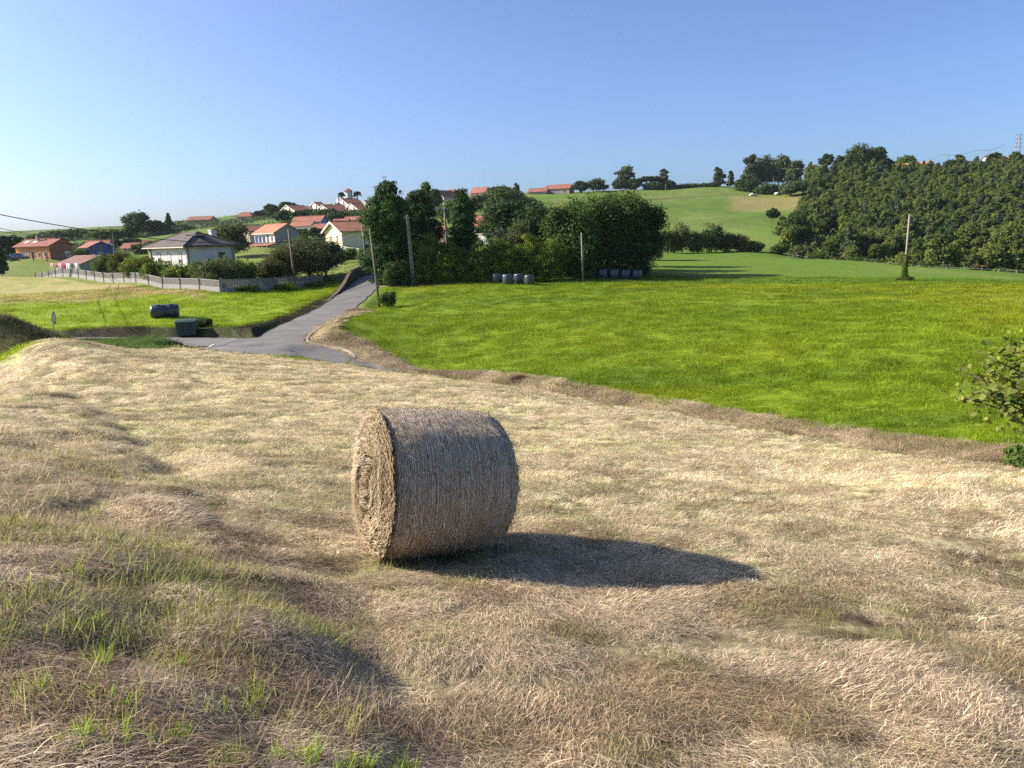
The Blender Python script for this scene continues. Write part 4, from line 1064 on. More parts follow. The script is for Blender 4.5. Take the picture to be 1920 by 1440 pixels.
# far left trees
fl = [(2, 150, 34, 56, 'tall', 'dark', 'dark tree at the left edge of the photo beside the dark car'), (24, 205, 44, 44, 'dome', 'dark', 'dark tree left of the orange house'), (48, 240, 40, 34, 'dome', 'far', 'low tree behind the orange house roof at its left end'),
      (146, 390, 60, 16, 'bush', 'dark', 'dark hilltop scrub above the orange house'), (185, 395, 50, 12, 'bush', 'far', 'low scrub under the modern hilltop house'), (243, 330, 36, 26, 'dome', 'far', 'dark crown at the foot of the tall hilltop tree'),
      (266, 330, 50, 44, 'dome', 'far', 'tallest tree on the left skyline above the white house'), (300, 335, 50, 30, 'dome', 'dark', 'dark trees on the skyline left of the pointed tree'), (327, 340, 20, 34, 'cone', 'dark', 'pointed dark conifer on the left skyline'),
      (345, 340, 50, 22, 'bush', 'far', 'scrubby bush right of the pointed skyline conifer'), (350, 235, 28, 24, 'dome', 'dark', 'small dark tree on the slope above the white house roof'), (385, 240, 22, 14, 'dome', 'dark', 'small round bush on the green slope above the white house'),
      (493, 400, 12, 15, 'dome', 'dark', 'first of two small round trees right of the white hilltop house'), (505, 400, 13, 15, 'dome', 'dark', 'second of two small round trees, nearer the terraced houses'), (520, 385, 28, 24, 'dome', 'far', 'bushy tree beside the leftmost terraced house'),
      (548, 395, 30, 24, 'dome', 'dark', 'dark treetop behind the leftmost terraced house'), (541, 330, 40, 18, 'bush', 'dark', 'shrub belt below the leftmost terraced house'), (590, 345, 30, 14, 'bush', 'dark', 'shrub belt between the terraced houses'),
      (625, 330, 40, 16, 'bush', 'dark', 'dark hedge below the middle terraced houses'), (668, 330, 40, 14, 'bush', 'dark', 'dark hedge below the right terraced houses'), (265, 240, 30, 18, 'bush', 'olive', 'scrub bush near the low red roofs'),
      (85, 330, 60, 16, 'bush', 'far', 'tree line behind the roof of the orange house'), (222, 280, 22, 18, 'dome', 'dark', 'small tree right of the blue house'), (155, 225, 30, 16, 'bush', 'mid', 'bush between the orange house and the blue house')]
for i, (px, r, w, h, sh, m_, lb) in enumerate(fl):
    T('hill_tree' if sh != 'bush' else 'hill_shrub', px, r, w, h, sh, m_, lb, 160 + i, 2600, r * .0019, None, 'tree' if sh != 'bush' else 'shrub')
# skyline between the houses and the right-hand wood
sk = [(905, 300, 46, 30, 'dome', 'far', 'tree below the small red hilltop house behind the lone cypress'), (880, 320, 40, 26, 'dome', 'far', 'tree left of the small red hilltop house'), (945, 420, 40, 24, 'dome', 'dark', 'dark tree right of the small red hilltop house'),
      (972, 430, 26, 24, 'cone', 'dark', 'pointed conifer group left of the stone barn'), (960, 425, 16, 18, 'cone', 'dark', 'smaller conifer left of the stone barn'), (845, 250, 44, 40, 'dome', 'mid', 'pale green tree on the slope behind the wooden crossarm pole'), (990, 330, 44, 26, 'bush', 'dark', 'scrub below the stone barn on the slope'),
      (820, 300, 30, 44, 'dome', 'dark', 'dark tree under the left hilltop house'), (945, 320, 70, 40, 'dome', 'holm', 'wide tree on the slope between the hilltop houses and the barn'),
      (1091, 455, 28, 18, 'dome', 'dark', 'smaller dark round tree right of the stone barn'), (1120, 458, 36, 26, 'dome', 'dark', 'larger dark round tree right of the stone barn'),
      (1174, 480, 42, 46, 'tall', 'far', 'tall loose tree on the skyline right of the round dark trees'), (1162, 470, 24, 30, 'dome', 'dark', 'dark evergreen at the left foot of the tall loose tree'), (1190, 472, 24, 26, 'dome', 'dark', 'dark evergreen at the right foot of the tall loose tree'), (1218, 480, 40, 24, 'umbrella', 'dark', 'flat topped pine between the two tall skyline trees'),
      (1244, 485, 28, 40, 'tall', 'far', 'narrow pale tree right of the flat topped pine'), (1255, 480, 20, 22, 'dome', 'dark', 'dark evergreen below the narrow pale tree'), (1225, 476, 46, 14, 'bush', 'dark', 'dark shrubbery under the flat topped pine'),
      (1325, 492, 40, 18, 'bush', 'far', 'scrub on the skyline left of the pale poplar'), (1344, 490, 26, 38, 'tall', 'far', 'pale poplar on the skyline above the hill meadow'), (1367, 495, 14, 28, 'tall', 'far', 'thin small tree right of the pale poplar'), (1278, 492, 60, 8, 'bush', 'far', 'low hedge on the crest of the hill meadow'),
      (1402, 480, 36, 64, 'tall', 'far', 'leftmost tall tree of the wood on the skyline'), (1425, 488, 44, 66, 'dome', 'far', 'blue green tree second in the wood on the skyline'), (1455, 490, 50, 68, 'dome', 'far', 'broad tree in the left part of the skyline wood'), (1482, 485, 36, 60, 'dome', 'far', 'tree closing the left group of the skyline wood'),
      (1395, 455, 44, 22, 'bush', 'dark', 'dark scrub patch behind the parked white things on the hill'), (1435, 440, 50, 18, 'bush', 'dark', 'dark scrub at the top of the straw coloured field'),
      (1478, 425, 44, 26, 'dome', 'far', 'round grey green bush at the edge of the straw coloured field'), (1500, 430, 34, 24, 'dome', 'holm', 'green bush at the corner of the straw coloured field'),
      (1520, 470, 40, 56, 'dome', 'euca', 'rounded eucalyptus at the saddle of the skyline wood'), (1541, 470, 26, 62, 'umbrella', 'dark', 'umbrella shaped pine standing above the skyline wood'), (1560, 475, 30, 50, 'tall', 'euca', 'slender eucalyptus left of the highest treetop'),
      (1575, 470, 40, 70, 'dome', 'dark', 'dark shoulder left of the highest treetop'), (1598, 470, 50, 84, 'dome', 'holm', 'highest treetop of the wood on the right skyline'), (1628, 472, 46, 78, 'dome', 'holm', 'second highest treetop, right beside the highest one'), (1650, 480, 34, 56, 'dome', 'dark', 'dark tree left of the long orange roof'),
      (1684, 520, 36, 42, 'dome', 'mid', 'bright green treetop behind the long orange roof'), (1785, 470, 26, 48, 'tall', 'euca', 'eucalyptus in front of the white hilltop houses'), (1850, 480, 36, 44, 'dome', 'dark', 'dark treetop left of the lattice mast'), (1886, 500, 24, 42, 'dome', 'dark', 'treetop at the foot of the lattice mast'),
      (1445, 260, 22, 74, 'umbrella', 'dark', 'slender bent pine with tufted crown, alone at the left edge of the wood'), (1466, 250, 36, 60, 'tall', 'euca', 'eucalyptus beside the slender bent pine')]
for i, (px, r, w, h, sh, m_, lb) in enumerate(sk):
    T('skyline_tree' if sh != 'bush' else 'skyline_shrub', px, r, w, h, sh, m_, lb, 200 + i, 3600 if w * h > 1200 else 1800, r * .0017, None, 'tree' if sh != 'bush' else 'shrub', trunk=.022)

# the wood on the right hillside: single trees, copies of ten kinds
def forest():
    kinds = []
    specs = [('tall', 'euca', 4.8, 8.5), ('dome', 'euca', 5.6, 7.5), ('dome', 'euca', 5.0, 7), ('dome', 'euca_y', 4.6, 6.5), ('dome', 'euca_y', 5.2, 6.5), ('tall', 'far', 4.8, 8.5), ('dome', 'holm', 5.8, 7), ('dome', 'dark', 5.0, 7.5), ('tall', 'euca', 4.4, 8), ('dome', 'euca_y', 4.2, 6.5)]
    for i, (sh, mt, w, h) in enumerate(specs):
        B = blobs_for(sh, w, h, 300 + i)
        V, F, A = crown(B, 4200, .34, 300 + i, K=22, asp=1.5, up=.6)
        mb = limbs(h, .16, w * .3, 300 + i, 3)
        tv = np.array(mb.v, float); tf = mb.f
        nv = len(V)
        me = D.meshes.new('eucalyptus_tree')
        me.from_pydata(np.vstack([V, tv]).tolist(), [], F.tolist() + [tuple(q + nv for q in f) for f in tf])
        me.materials.append(LM[mt]); me.materials.append(M['pale_bark'] if i % 2 else M['bark'])
        me.polygons.foreach_set('material_index', np.array([0] * len(F) + [1] * len(tf), dtype=np.int32))
        a = me.attributes.new('v', 'FLOAT', 'POINT'); a.data.foreach_set('value', np.concatenate([A, np.full(len(tv), .5)]).astype(np.float32))
        me.update(); kinds.append(me)
    rg = np.random.default_rng(77); pts = []
    def left_edge(r): return np.interp(r, [200, 240, 300, 360, 420, 500], [1455, 1475, 1500, 1490, 1530, 1500])
    tries = 0
    while len(pts) < 292 and tries < 60000:
        tries += 1
        r = 205 + 275 * rg.random() ** .8; px = rg.uniform(1440, 1990)
        if px < left_edge(r) or (r < np.interp(px, [1440, 1700, 1990], [218, 205, 192])): continue
        a = azr(px); x, y = r * math.sin(a), r * math.cos(a)
        if r > 462 and (1640 < px < 1755 or 1780 < px < 1845): continue
        mind = 5.2 + (r - 200) * .010
        if any((x - q[0]) ** 2 + ((y - q[1]) * .55) ** 2 < mind ** 2 for q in pts): continue
        pts.append((x, y, r, px))
    X = np.array([p[0] for p in pts]); Y = np.array([p[1] for p in pts]); Z = ground_h(X, Y)
    for i, (x, y, r, px) in enumerate(pts):
        # darker taller kinds up the slope, yellowish young ones in the middle
        up_ = r > 400
        k = int(rg.choice([0, 1, 2, 5, 6, 7, 8] if up_ else [0, 1, 2, 3, 3, 4, 4, 8, 9, 9, 6]))
        o = D.objects.new('eucalyptus_tree', kinds[k]); COL.objects.link(o)
        s_ = rg.uniform(.75, 1.2) * (1.25 if up_ and px < 1640 else 1.0)
        o.location = (x, y, Z[i] - .2); o.rotation_euler = (rg.normal(0, .03), rg.normal(0, .03), rg.uniform(0, 6.28)); o.scale = (s_ * 1.15, s_ * 1.15, s_ * rg.uniform(.85, 1.2))
        tag(o, 'eucalyptus tree in the dense wood covering the right hillside', 'tree', 'trees of the wood on the right hillside')
    # the rest of the wood, too many to tell apart: one mass
    ps = []
    for o_ in kinds:
        q_ = D.objects.new('wood_tree_kind', o_); ps.append(q_)
    rr = 205 + 270 * rg.random(2600) ** .7; pp = rg.uniform(1440, 2020, 2600)
    kk = (pp > left_edge(rr)) & (rr > np.interp(pp, [1440, 1700, 1990], [222, 209, 196])); kk &= ~((rr > 455) & (((pp > 1640) & (pp < 1755)) | ((pp > 1780) & (pp < 1845)))); rr, pp = rr[kk][:1500], pp[kk][:1500]
    aa = np.arctan((pp - CX) / F_PX / .985); xx = rr * np.sin(aa); yy = rr * np.cos(aa)
    scatter('wood', np.stack([xx, yy, ground_h(xx, yy) - .2], -1), np.stack([0 * xx, 0 * xx, rg.uniform(0, 6.28, len(xx))], -1), rg.uniform(.7, 1.15, len(xx)), np.ones((len(xx), 3)), rg.integers(0, len(ps), len(xx)), ps, 'smaller eucalyptus filling in between the larger trees of the wood', 'wood')
    # undergrowth closing the gaps between the stems, one mass
    n = 42000
    r = rg.uniform(208, 520, n); px = rg.uniform(1440, 2010, n)
    k = (px > left_edge(r) - 6) & (r > np.interp(px, [1440, 1700, 1990], [210, 197, 184])); r, px = r[k], px[k]
    a = np.arctan((px - CX) / F_PX / .985); x = r * np.sin(a); y = r * np.cos(a)
    z = ground_h(x, y) + rg.random(len(x)) ** 1.3 * (1.5 + 2.5 * fbm(x, y, 14, 5, 3))
    V, F = leaves(np.stack([x, y, z], -1), np.tile([0, -.5, .8], (len(x), 1)), np.full(len(x), 1.0), rg, 1.3, .8)
    o = mesh_obj('undergrowth', V, F, LM['euca'], attrs={'v': np.repeat(np.clip(rg.normal(.4, .2, len(x)), 0, 1), 4)})
    tag(o, 'dense undergrowth filling the wood between its trees', 'undergrowth', kind='stuff')
forest()
# bushes along the lower edge of the wood
for i, px in enumerate(range(1460, 1930, 34)):
    T('edge_shrub', px + (i * 7) % 11, float(np.interp(px, [1460, 1700, 1930], [207, 192, 178])), 36 + (i * 5) % 12, 18 + (i * 7) % 10, 'bush', ['holm', 'olive', 'mid', 'rust'][i % 4],
      'low bush in the row along the lower edge of the wood', 420 + i, 1500, .33, 'bushes along the lower edge of the wood', 'shrub')
# scrub patches on the left hillside, one mass
rg = np.random.default_rng(31)
n = 26000; r = rg.uniform(230, 440, n); px = rg.uniform(-60, 560, n)
a = np.arctan((px - CX) / F_PX / .985); x = r * np.sin(a); y = r * np.cos(a)
k = (fbm(x, y, 25, 91, 4) > .47); x, y = x[k], y[k]
z = ground_h(x, y) + rg.random(len(x)) * 1.8 * np.clip((fbm(x, y, 25, 91, 4) - .45) * 8, 0, 1)
V, F = leaves(np.stack([x, y, z], -1), np.tile([0, -.4, .8], (len(x), 1)), np.full(len(x), .8), rg, 1.2, .8)
tag(mesh_obj('hillside_scrub', V, F, LM['far'], attrs={'v': np.repeat(np.clip(rg.normal(.45, .2, len(x)), 0, 1), 4)}), 'rough scrub growing in patches over the left hillside', 'scrub', kind='stuff')
# ------------------------------------------------------------------ buildings
def tile_mat(name, a, b, scale=3.2):
    t = NT(name); p = t.obj()
    w = t.n('ShaderNodeTexWave', wave_type='BANDS', bands_direction='Z'); w.inputs['Scale'].default_value = scale; w.inputs['Distortion'].default_value = .4
    t.l(p, w.inputs['Vector'])
    n = t.noise(.6, 5, .6, p); n2 = t.noise(5, 4, .7, p)
    c = t.ramp(t.math('ADD', t.math('MULTIPLY', n, .5), t.math('MULTIPLY', n2, .5)), [(.35, a), (.65, b)])
    c = t.mul(c, t.ramp(w.outputs['Fac'], [(0, .7), (.4, 1.05)]))
    return t.done(t.bsdf(c, .85, .2, w.outputs['Fac'], .5, .05))
M['roof_orange'] = tile_mat('orange_tiles', (.34, .14, .075), (.48, .23, .135))
M['roof_red'] = tile_mat('red_tiles', (.22, .085, .06), (.34, .14, .10))
M['roof_brown'] = tile_mat('brown_tiles', (.20, .075, .055), (.31, .13, .095))
M['roof_shed'] = tile_mat('shed_tiles', (.19, .10, .08), (.28, .16, .13))
M['roof_grey'] = tile_mat('dark_grey_tiles', (.085, .07, .065), (.15, .125, .115))
for n_, c_ in dict(white=(.70, .68, .64), offwhite=(.62, .58, .52), cream=(.78, .66, .42), orange_wall=(.62, .25, .10), brown_wall=(.30, .13, .085), greywall=(.30, .28, .25), blue=(.05, .10, .36), brick=(.28, .12, .08), beige=(.48, .40, .31),
                     pink=(.55, .36, .29), stone=(.34, .29, .23), concrete=(.27, .255, .235), dark=(.045, .04, .04), trim=(.66, .60, .54), bluetrim=(.12, .25, .50), wall_stone=(.13, .095, .07), yellow=(.55, .40, .06)).items():
    M[n_] = plain('paint_' + n_, c_, .85, .2, .10, 1.5, .25)
M['wood'] = plain('weathered_wood', (.20, .165, .13), .9, .1, .2, 3, .5, streak=True)
M['darkwood'] = plain('dark_wood', (.07, .055, .045), .9, .1, .2, 3, .5, streak=True)
M['palewood'] = plain('pale_wood', (.27, .235, .19), .9, .1, .15, 3, .4, streak=True)
M['metal'] = plain('galvanised_metal', (.38, .38, .38), .5, .5, .08, 3, .1, metal=.6)
M['cable'] = plain('cable_black', (.03, .03, .03), .6, .3, .05, 3, 0)
t_ = NT('window_glass'); M['glass'] = t_.done(t_.bsdf((.035, .045, .06), .12, .6))
t_ = NT('pale_wrap'); n_ = t_.noise(6, 4, .6, t_.obj()); M['wrap'] = t_.done(t_.bsdf(t_.ramp(n_, [(.3, (.028, .04, .046)), (.7, (.055, .072, .08))]), .28, .6, n_, .4, .03))
t_ = NT('dark_wrap'); n_ = t_.noise(6, 4, .6, t_.obj()); M['wrap_dark'] = t_.done(t_.bsdf(t_.ramp(n_, [(.3, (.02, .03, .05)), (.7, (.045, .06, .09))]), .3, .6, n_, .4, .03))

def roof_slopes(mb, kind, x0, x1, y0, y1, ze, zr, oh, th=.16):
    X0, X1, Y0, Y1 = x0 - oh, x1 + oh, y0 - oh, y1 + oh
    if kind == 'x':
        ym = (y0 + y1) / 2; dz = (zr - ze) / (ym - y0) * oh
        mb.slab([(X0, Y0, ze - dz), (X1, Y0, ze - dz), (X1, ym, zr), (X0, ym, zr)], th); mb.slab([(X0, ym, zr), (X1, ym, zr), (X1, Y1, ze - dz), (X0, Y1, ze - dz)], th)
        mb.tube([(X0, ym, zr + .03), (X1, ym, zr + .03)], .10, 6)
    elif kind == 'y':
        xm = (x0 + x1) / 2; dz = (zr - ze) / (xm - x0) * oh
        mb.slab([(X0, Y1, ze - dz), (X0, Y0, ze - dz), (xm, Y0, zr), (xm, Y1, zr)], th); mb.slab([(xm, Y1, zr), (xm, Y0, zr), (X1, Y0, ze - dz), (X1, Y1, ze - dz)], th)
        mb.tube([(xm, Y0, zr + .03), (xm, Y1, zr + .03)], .10, 6)
    elif kind == 'hip':
        a, b = X1 - X0, Y1 - Y0; m = min(a, b) / 2 * .92
        if a >= b: p, q = (X0 + m, (Y0 + Y1) / 2), (X1 - m, (Y0 + Y1) / 2)
        else: p, q = ((X0 + X1) / 2, Y0 + m), ((X0 + X1) / 2, Y1 - m)
        z = ze - .05; v = [(X0, Y0, z), (X1, Y0, z), (X1, Y1, z), (X0, Y1, z), (*p, zr), (*q, zr)]
        fs = [(0, 1, 5, 4), (2, 3, 4, 5), (1, 2, 5), (3, 0, 4)] if a >= b else [(0, 1, 4), (1, 2, 5, 4), (2, 3, 5), (3, 0, 4, 5)]
        mb.add(v, fs); mb.box(X0, X1, Y0, Y1, z - .2, z - .004)
        for c_, e_ in ((0, 4), (1, 4 if a < b else 5), (2, 5), (3, 5 if a < b else 4), (4, 5)): mb.tube([v[c_], v[e_]], .12, 5)
    elif kind == 'mono':
        dz = (zr - ze) / (x1 - x0) * oh
        mb.slab([(X0, Y0, ze - dz), (X1, Y0, zr + dz), (X1, Y1, zr + dz), (X0, Y1, ze - dz)], th)
    elif kind == 'flat':
        mb.box(X0, X1, Y0, Y1, ze, zr)
def wall_block(mb, kind, x0, x1, y0, y1, zb, ze, zr, mL=0, mR=1):
    zt = ze - .02
    v = [(x0, y0, zb), (x1, y0, zb), (x1, y1, zb), (x0, y1, zb), (x0, y0, zt), (x1, y0, zt), (x1, y1, zt), (x0, y1, zt)]
    if kind == 'mono': v[5] = (x1, y0, zr - .02); v[6] = (x1, y1, zr - .02)
    mb.add(v, [(0, 1, 5, 4)], mR); mb.add(v, [(1, 2, 6, 5), (2, 3, 7, 6)], mR); mb.add(v, [(3, 0, 4, 7)], mL)
    if kind == 'x':
        ym = (y0 + y1) / 2; mb.add([(x0, y1, zt), (x0, y0, zt), (x0, ym, zr - .05)], [(0, 1, 2)], mL); mb.add([(x1, y0, zt), (x1, y1, zt), (x1, ym, zr - .05)], [(0, 1, 2)], mR)
    if kind == 'y':
        xm = (x0 + x1) / 2; mb.add([(x0, y0, zt), (x1, y0, zt), (xm, y0, zr - .05)], [(0, 1, 2)], mR); mb.add([(x1, y1, zt), (x0, y1, zt), (xm, y1, zr - .05)], [(0, 1, 2)], mR)
def window(root, face, s, z, w, h, A, B, frame='trim', name='window', glass='glass', shutter=None, sill=True):
    """face L: wall x=0, s metres from the near corner; face R: wall y=0"""
    f = .07; mb = MB(); g = MB()
    def bx(m, a0, a1, z0, z1, d0, d1):
        if face == 'R': m.box(a0, a1, -d1, -d0, z0, z1)
        else: m.box(-d1, -d0, a0, a1, z0, z1)
    bx(mb, s - w / 2, s - w / 2 + f, z, z + h, .003, .06); bx(mb, s + w / 2 - f, s + w / 2, z, z + h, .003, .06)
    bx(mb, s - w / 2 + f, s + w / 2 - f, z + h - f, z + h, .003, .058); bx(mb, s - w / 2 + f, s + w / 2 - f, z, z + f, .003, .058)
    if name == 'window':
        bx(mb, s - .025, s + .025, z + f, z + h - f, .003, .055)
        if sill: bx(mb, s - w / 2 - .08, s + w / 2 + .08, z - .09, z - .004, .003, .13)
    o = mb.build(name, M[frame], root)
    bx(g, s - w / 2 + f, s + w / 2 - f, z + f, z + h - f, .004, .02)
    g.build('pane' if glass == 'glass' else 'panel', M[glass], o)
    if shutter:
        q = MB(); bx(q, s - w / 2 + f, s + w / 2 - f, z + h * shutter, z + h - f - .002, .022, .045); q.build('shutter', M['offwhite'], o)
    return o
def house(name, xc, r, phi, wL, wR, ye, yr, kind, wl, wr, roof, label, cat='house', wins=(), chim=(), oh=.45, A=None, B=None, base=None, trim=None):
    g = on_ground(xc, r); al = azr(xc)
    th = al + R(phi); rz = math.pi / 2 - th
    k = r / F_PX * math.cos(al) ** 2
    A = A or wR * k / math.sin(R(phi)); B = B or wL * k / math.cos(R(phi))
    ze = row_z(g.x, g.y, ye)
    ax = Vector((math.sin(th), math.cos(th), 0)); bx_ = Vector((-math.cos(th), math.sin(th), 0))
    loc = {'x': bx_ * B / 2, 'y': ax * A / 2, 'hip': ax * A / 2 + bx_ * B / 2, 'mono': ax * A, 'flat': Vector((0, 0, 0))}[kind]
    pr = g + loc; zr = row_z(pr.x, pr.y, yr)
    zb = g.z if base is None else base
    for q in (ax * A, bx_ * B, ax * A + bx_ * B): zb = min(zb, gz(g.x + q.x, g.y + q.y))
    zb -= .4
    root = empty(name, (g.x, g.y, zb), rz, label, cat)
    e, rg_ = ze - zb, max(zr - zb, ze - zb + .3)
    mb = MB(); wall_block(mb, kind, 0, A, 0, B, 0, e, rg_); mb.build('wall', [M[wl], M[wr]], root)
    mb = MB(); roof_slopes(mb, kind, 0, A, 0, B, e, rg_, oh); rf = mb.build('roof', M[roof], root)
    if trim:
        mb = MB()
        if kind == 'x':
            m_ = (rg_ - e) / (B / 2); dz = m_ * oh
            for sgn, ya, yb in ((1, -oh, B / 2), (-1, B + oh, B / 2)):
                mb.slab([(-oh - .09, ya, e - dz), (-oh - .005, ya, e - dz), (-oh - .005, yb, rg_), (-oh - .09, yb, rg_)] if sgn > 0 else [(-oh - .09, yb, rg_), (-oh - .005, yb, rg_), (-oh - .005, ya, e - dz), (-oh - .09, ya, e - dz)], .34)
        if kind in ('y', 'hip', 'x'):
            mb.box(-oh - .12, -oh - .01, -oh, B + oh, e - .28 if kind != 'y' else e - (rg_ - e) / (A / 2) * oh - .26, e - .17 if kind != 'y' else e - (rg_ - e) / (A / 2) * oh - .05) if kind != 'x' else None
        if mb.v: mb.build('bargeboard' if kind == 'x' else 'gutter', M[trim], rf)
    for w in wins:
        face, s, zf, ww, hh = w[:5]; kw = w[5] if len(w) > 5 else {}
        L_ = A if face == 'R' else B
        window(root, face, s * L_, zf * e if zf >= 0 else .4, ww, hh, A, B, **kw)
    for c in chim:
        cx, cy, h, s_ = c[:4]
        mb = MB(); mb.box(cx * A - s_, cx * A + s_, cy * B - s_, cy * B + s_, e, rg_ + h); mb.box(cx * A - s_ - .08, cx * A + s_ + .08, cy * B - s_ - .08, cy * B + s_ + .08, rg_ + h, rg_ + h + .12)
        mb.build('chimney', M[c[4] if len(c) > 4 else 'white'], rf)
    root['dim'] = (A, B, e, rg_)
    return root
door = dict(name='door', glass='dark', frame='trim'); gar = dict(name='garage_door', glass='greywall', frame='trim')
# near houses on the left
h = house('village_house', 97, 190, 52, 63, 45, 459, 447, 'y', 'orange_wall', 'brown_wall', 'roof_red', 'orange rendered house with brown gable wall and two skylights in its red roof', wins=[('L', .12, .40, .8, 1.1), ('L', .30, .36, .9, 1.1), ('L', .50, -1, 1.0, 2.5, door), ('L', .72, -1, 2.2, 2.4, gar), ('R', .72, .38, 1.1, 1.1, dict(shutter=.5)), ('R', .86, .40, .7, 1.0)], chim=[(.35, .55, .9, .25, 'greywall')])
A_, B_, e_, g_ = h['dim']
rf = [c for c in h.children if c.name.startswith('roof')][0]
for s_ in (.55, .82):
    mb = MB(); x0, x1 = A_ * .18, A_ * .36; m_ = (g_ - e_) / (A_ / 2)
    mb.slab([(x0, B_ * s_ + .6, e_ + m_ * x0 + .1), (x0, B_ * s_ - .6, e_ + m_ * x0 + .1), (x1, B_ * s_ - .6, e_ + m_ * x1 + .1), (x1, B_ * s_ + .6, e_ + m_ * x1 + .1)], .06); mb.build('skylight', M['offwhite'], rf)
h = house('shed', 150, 142, 54, 45, 38, 494, 479, 'mono', 'white', 'greywall', 'roof_shed', 'low white shed with single pitched brown roof behind the washing line', 'shed', wins=[('L', .35, .45, .9, .7), ('L', .75, -1, .9, 1.9, door), ('R', .62, .62, .7, .28, dict(sill=False))], oh=.4, trim=None)
house('village_house', 172, 232, 74, 6, 44, 462, 452, 'y', 'blue', 'blue', 'roof_red', 'blue house with its gable facing the camera and dark trim', wins=[('R', .5, .62, 1.2, 1.7, dict(frame='dark')), ('R', .18, .6, .7, 1.2, dict(frame='dark')), ('R', .82, .6, .7, 1.2, dict(frame='dark'))], B=8, oh=.5)
house('village_house', 205, 250, 35, 40, 14, 459, 450, 'y', 'offwhite', 'white', 'roof_red', 'white gabled house with red roof behind the blue house', wins=[('R', .5, .5, 1, 1.2)])
house('village_house', 258, 262, 40, 26, 16, 463, 455, 'y', 'pink', 'pink', 'roof_red', 'low red roofed house standing left of the white hip roofed house', wins=[('L', .4, .35, 1, 1.1), ('L', .75, .35, 1, 1.1)])
house('village_house', 282, 292, 35, 34, 9, 458, 450, 'y', 'offwhite', 'offwhite', 'roof_red', 'second low red roof, behind and above the first one by the white house', wins=[('L', .5, .4, 1, 1)])
house('shed', 278, 117, 40, 22, 9, 492, 485, 'mono', 'offwhite', 'offwhite', 'roof_orange', 'small outbuilding with orange roof just left of the white hip roofed house', 'shed')
wh = house('village_house', 354, 106, 63, 71, 88, 460, 436, 'hip', 'white', 'white', 'roof_grey', 'white single storey house with dark hipped roof, stone corners and tall white chimney', wins=[('L', .20, .50, .95, 1.35, dict(shutter=.35, frame='greywall')), ('L', .49, .50, .95, 1.35, dict(shutter=.2, frame='greywall')), ('L', .77, .50, .95, 1.35, dict(shutter=.5, frame='greywall')), ('R', .74, .50, .9, 1.2, dict(frame='dark')), ('R', .46, .52, .75, .35, dict(frame='dark', sill=False))],
           chim=[(.80, .25, .1, .33)], oh=.75, trim='trim')
A_, B_, e_, g_ = wh['dim']
for x_, y_ in ((0, 0), (A_, 0), (0, B_)):
    mb = MB(); mb.box(x_ - .16, x_ + .16, y_ - .16, y_ + .16, 0, e_ - .2); mb.build('corner_pillar', M['stone'], wh)
mb = MB(); mb.box(A_ * .36, A_ * .52, B_ * .16, B_ * .42, e_ + .2, e_ + 1.15); mb.slab([(A_ * .33, B_ * .12, e_ + 1.3), (A_ * .55, B_ * .12, e_ + 1.3), (A_ * .55, B_ * .45, e_ + 1.5), (A_ * .33, B_ * .45, e_ + 1.5)], .1)
mb.build('dormer', M['roof_grey'], [c for c in wh.children if c.name.startswith('roof')][0])
gh = house('village_house', 520, 190, 58, 38, 47, 434, 419, 'y', 'white', 'greywall', 'roof_orange', 'white house with bare grey gable wall and blue glazed upper gallery', wins=[('L', .13, .55, .8, 1.2), ('L', .33, .50, .8, 2.0, door), ('L', .53, .55, 1.2, 1.4, dict(frame='bluetrim')), ('L', .72, .55, 1.2, 1.4, dict(frame='bluetrim')), ('L', .90, .55, 1.2, 1.4, dict(frame='bluetrim')), ('L', .5, .05, 1.6, 2.0, gar), ('L', .8, .05, 1.2, 1.6)], oh=.5, trim='trim')
A_, B_, e_, g_ = gh['dim']
mb = MB(); mb.slab([(-2.4, B_ + .6, e_ * .40), (-2.4, -.8, e_ * .40), (-.004, -.8, e_ * .5), (-.004, B_ + .6, e_ * .5)], .14); mb.build('porch_roof', M['roof_red'], gh)
for k in range(3): mb = MB(); mb.box(-2.2, -2.05, .2 + k * (B_ - .6) / 2, .35 + k * (B_ - .6) / 2, 0, e_ * .4 - .15); mb.build('porch_post', M['offwhite'], gh)
house('village_house', 474, 214, 62, 8, 34, 432, 422, 'x', 'beige', 'beige', 'roof_red', 'brownish house half hidden behind the white house with the blue gallery', wins=[('R', .3, .5, 1, 1.2), ('R', .7, .5, 1, 1.2)], B=9)
ch = house('village_house', 645, 152, 66, 31, 50, 431, 415, 'x', 'cream', 'cream', 'roof_orange', 'cream yellow two storey house with orange roof beside the tall cypress', wins=[('L', .28, .56, .7, 1.3), ('L', .66, .56, .7, 1.3), ('L', .22, .12, .8, 1.4), ('L', .5, .12, .8, 1.4), ('L', .78, .12, .8, 1.4), ('R', .2, .12, .9, 1.4), ('R', .45, .1, 1.6, 2.0, door)], oh=.6, trim='white', A=11)
house('village_house', 608, 262, 40, 54, 13, 413, 404, 'y', 'offwhite', 'bluetrim', 'roof_red', 'long red roofed house with shaded bluish end wall above the cream house', wins=[('L', .1, .6, .9, 1), ('L', .28, .6, .9, 1), ('L', .46, .6, .9, 1), ('L', .15, .2, 3, 1.6, gar)])
house('village_house', 588, 250, 42, 38, 12, 421, 414, 'y', 'white', 'white', 'roof_red', 'white walled wing with a lower red roof in front of the long red roofed house', wins=[('L', .25, .25, 1, 1.2), ('L', .55, .25, 1, 1.2), ('L', .8, .25, 1, 1.2)])
house('village_house', 612, 244, 30, 22, 8, 427, 420, 'mono', 'beige', 'beige', 'roof_red', 'small lean-to roofed annex between the red roofed house and the cream house', 'house')
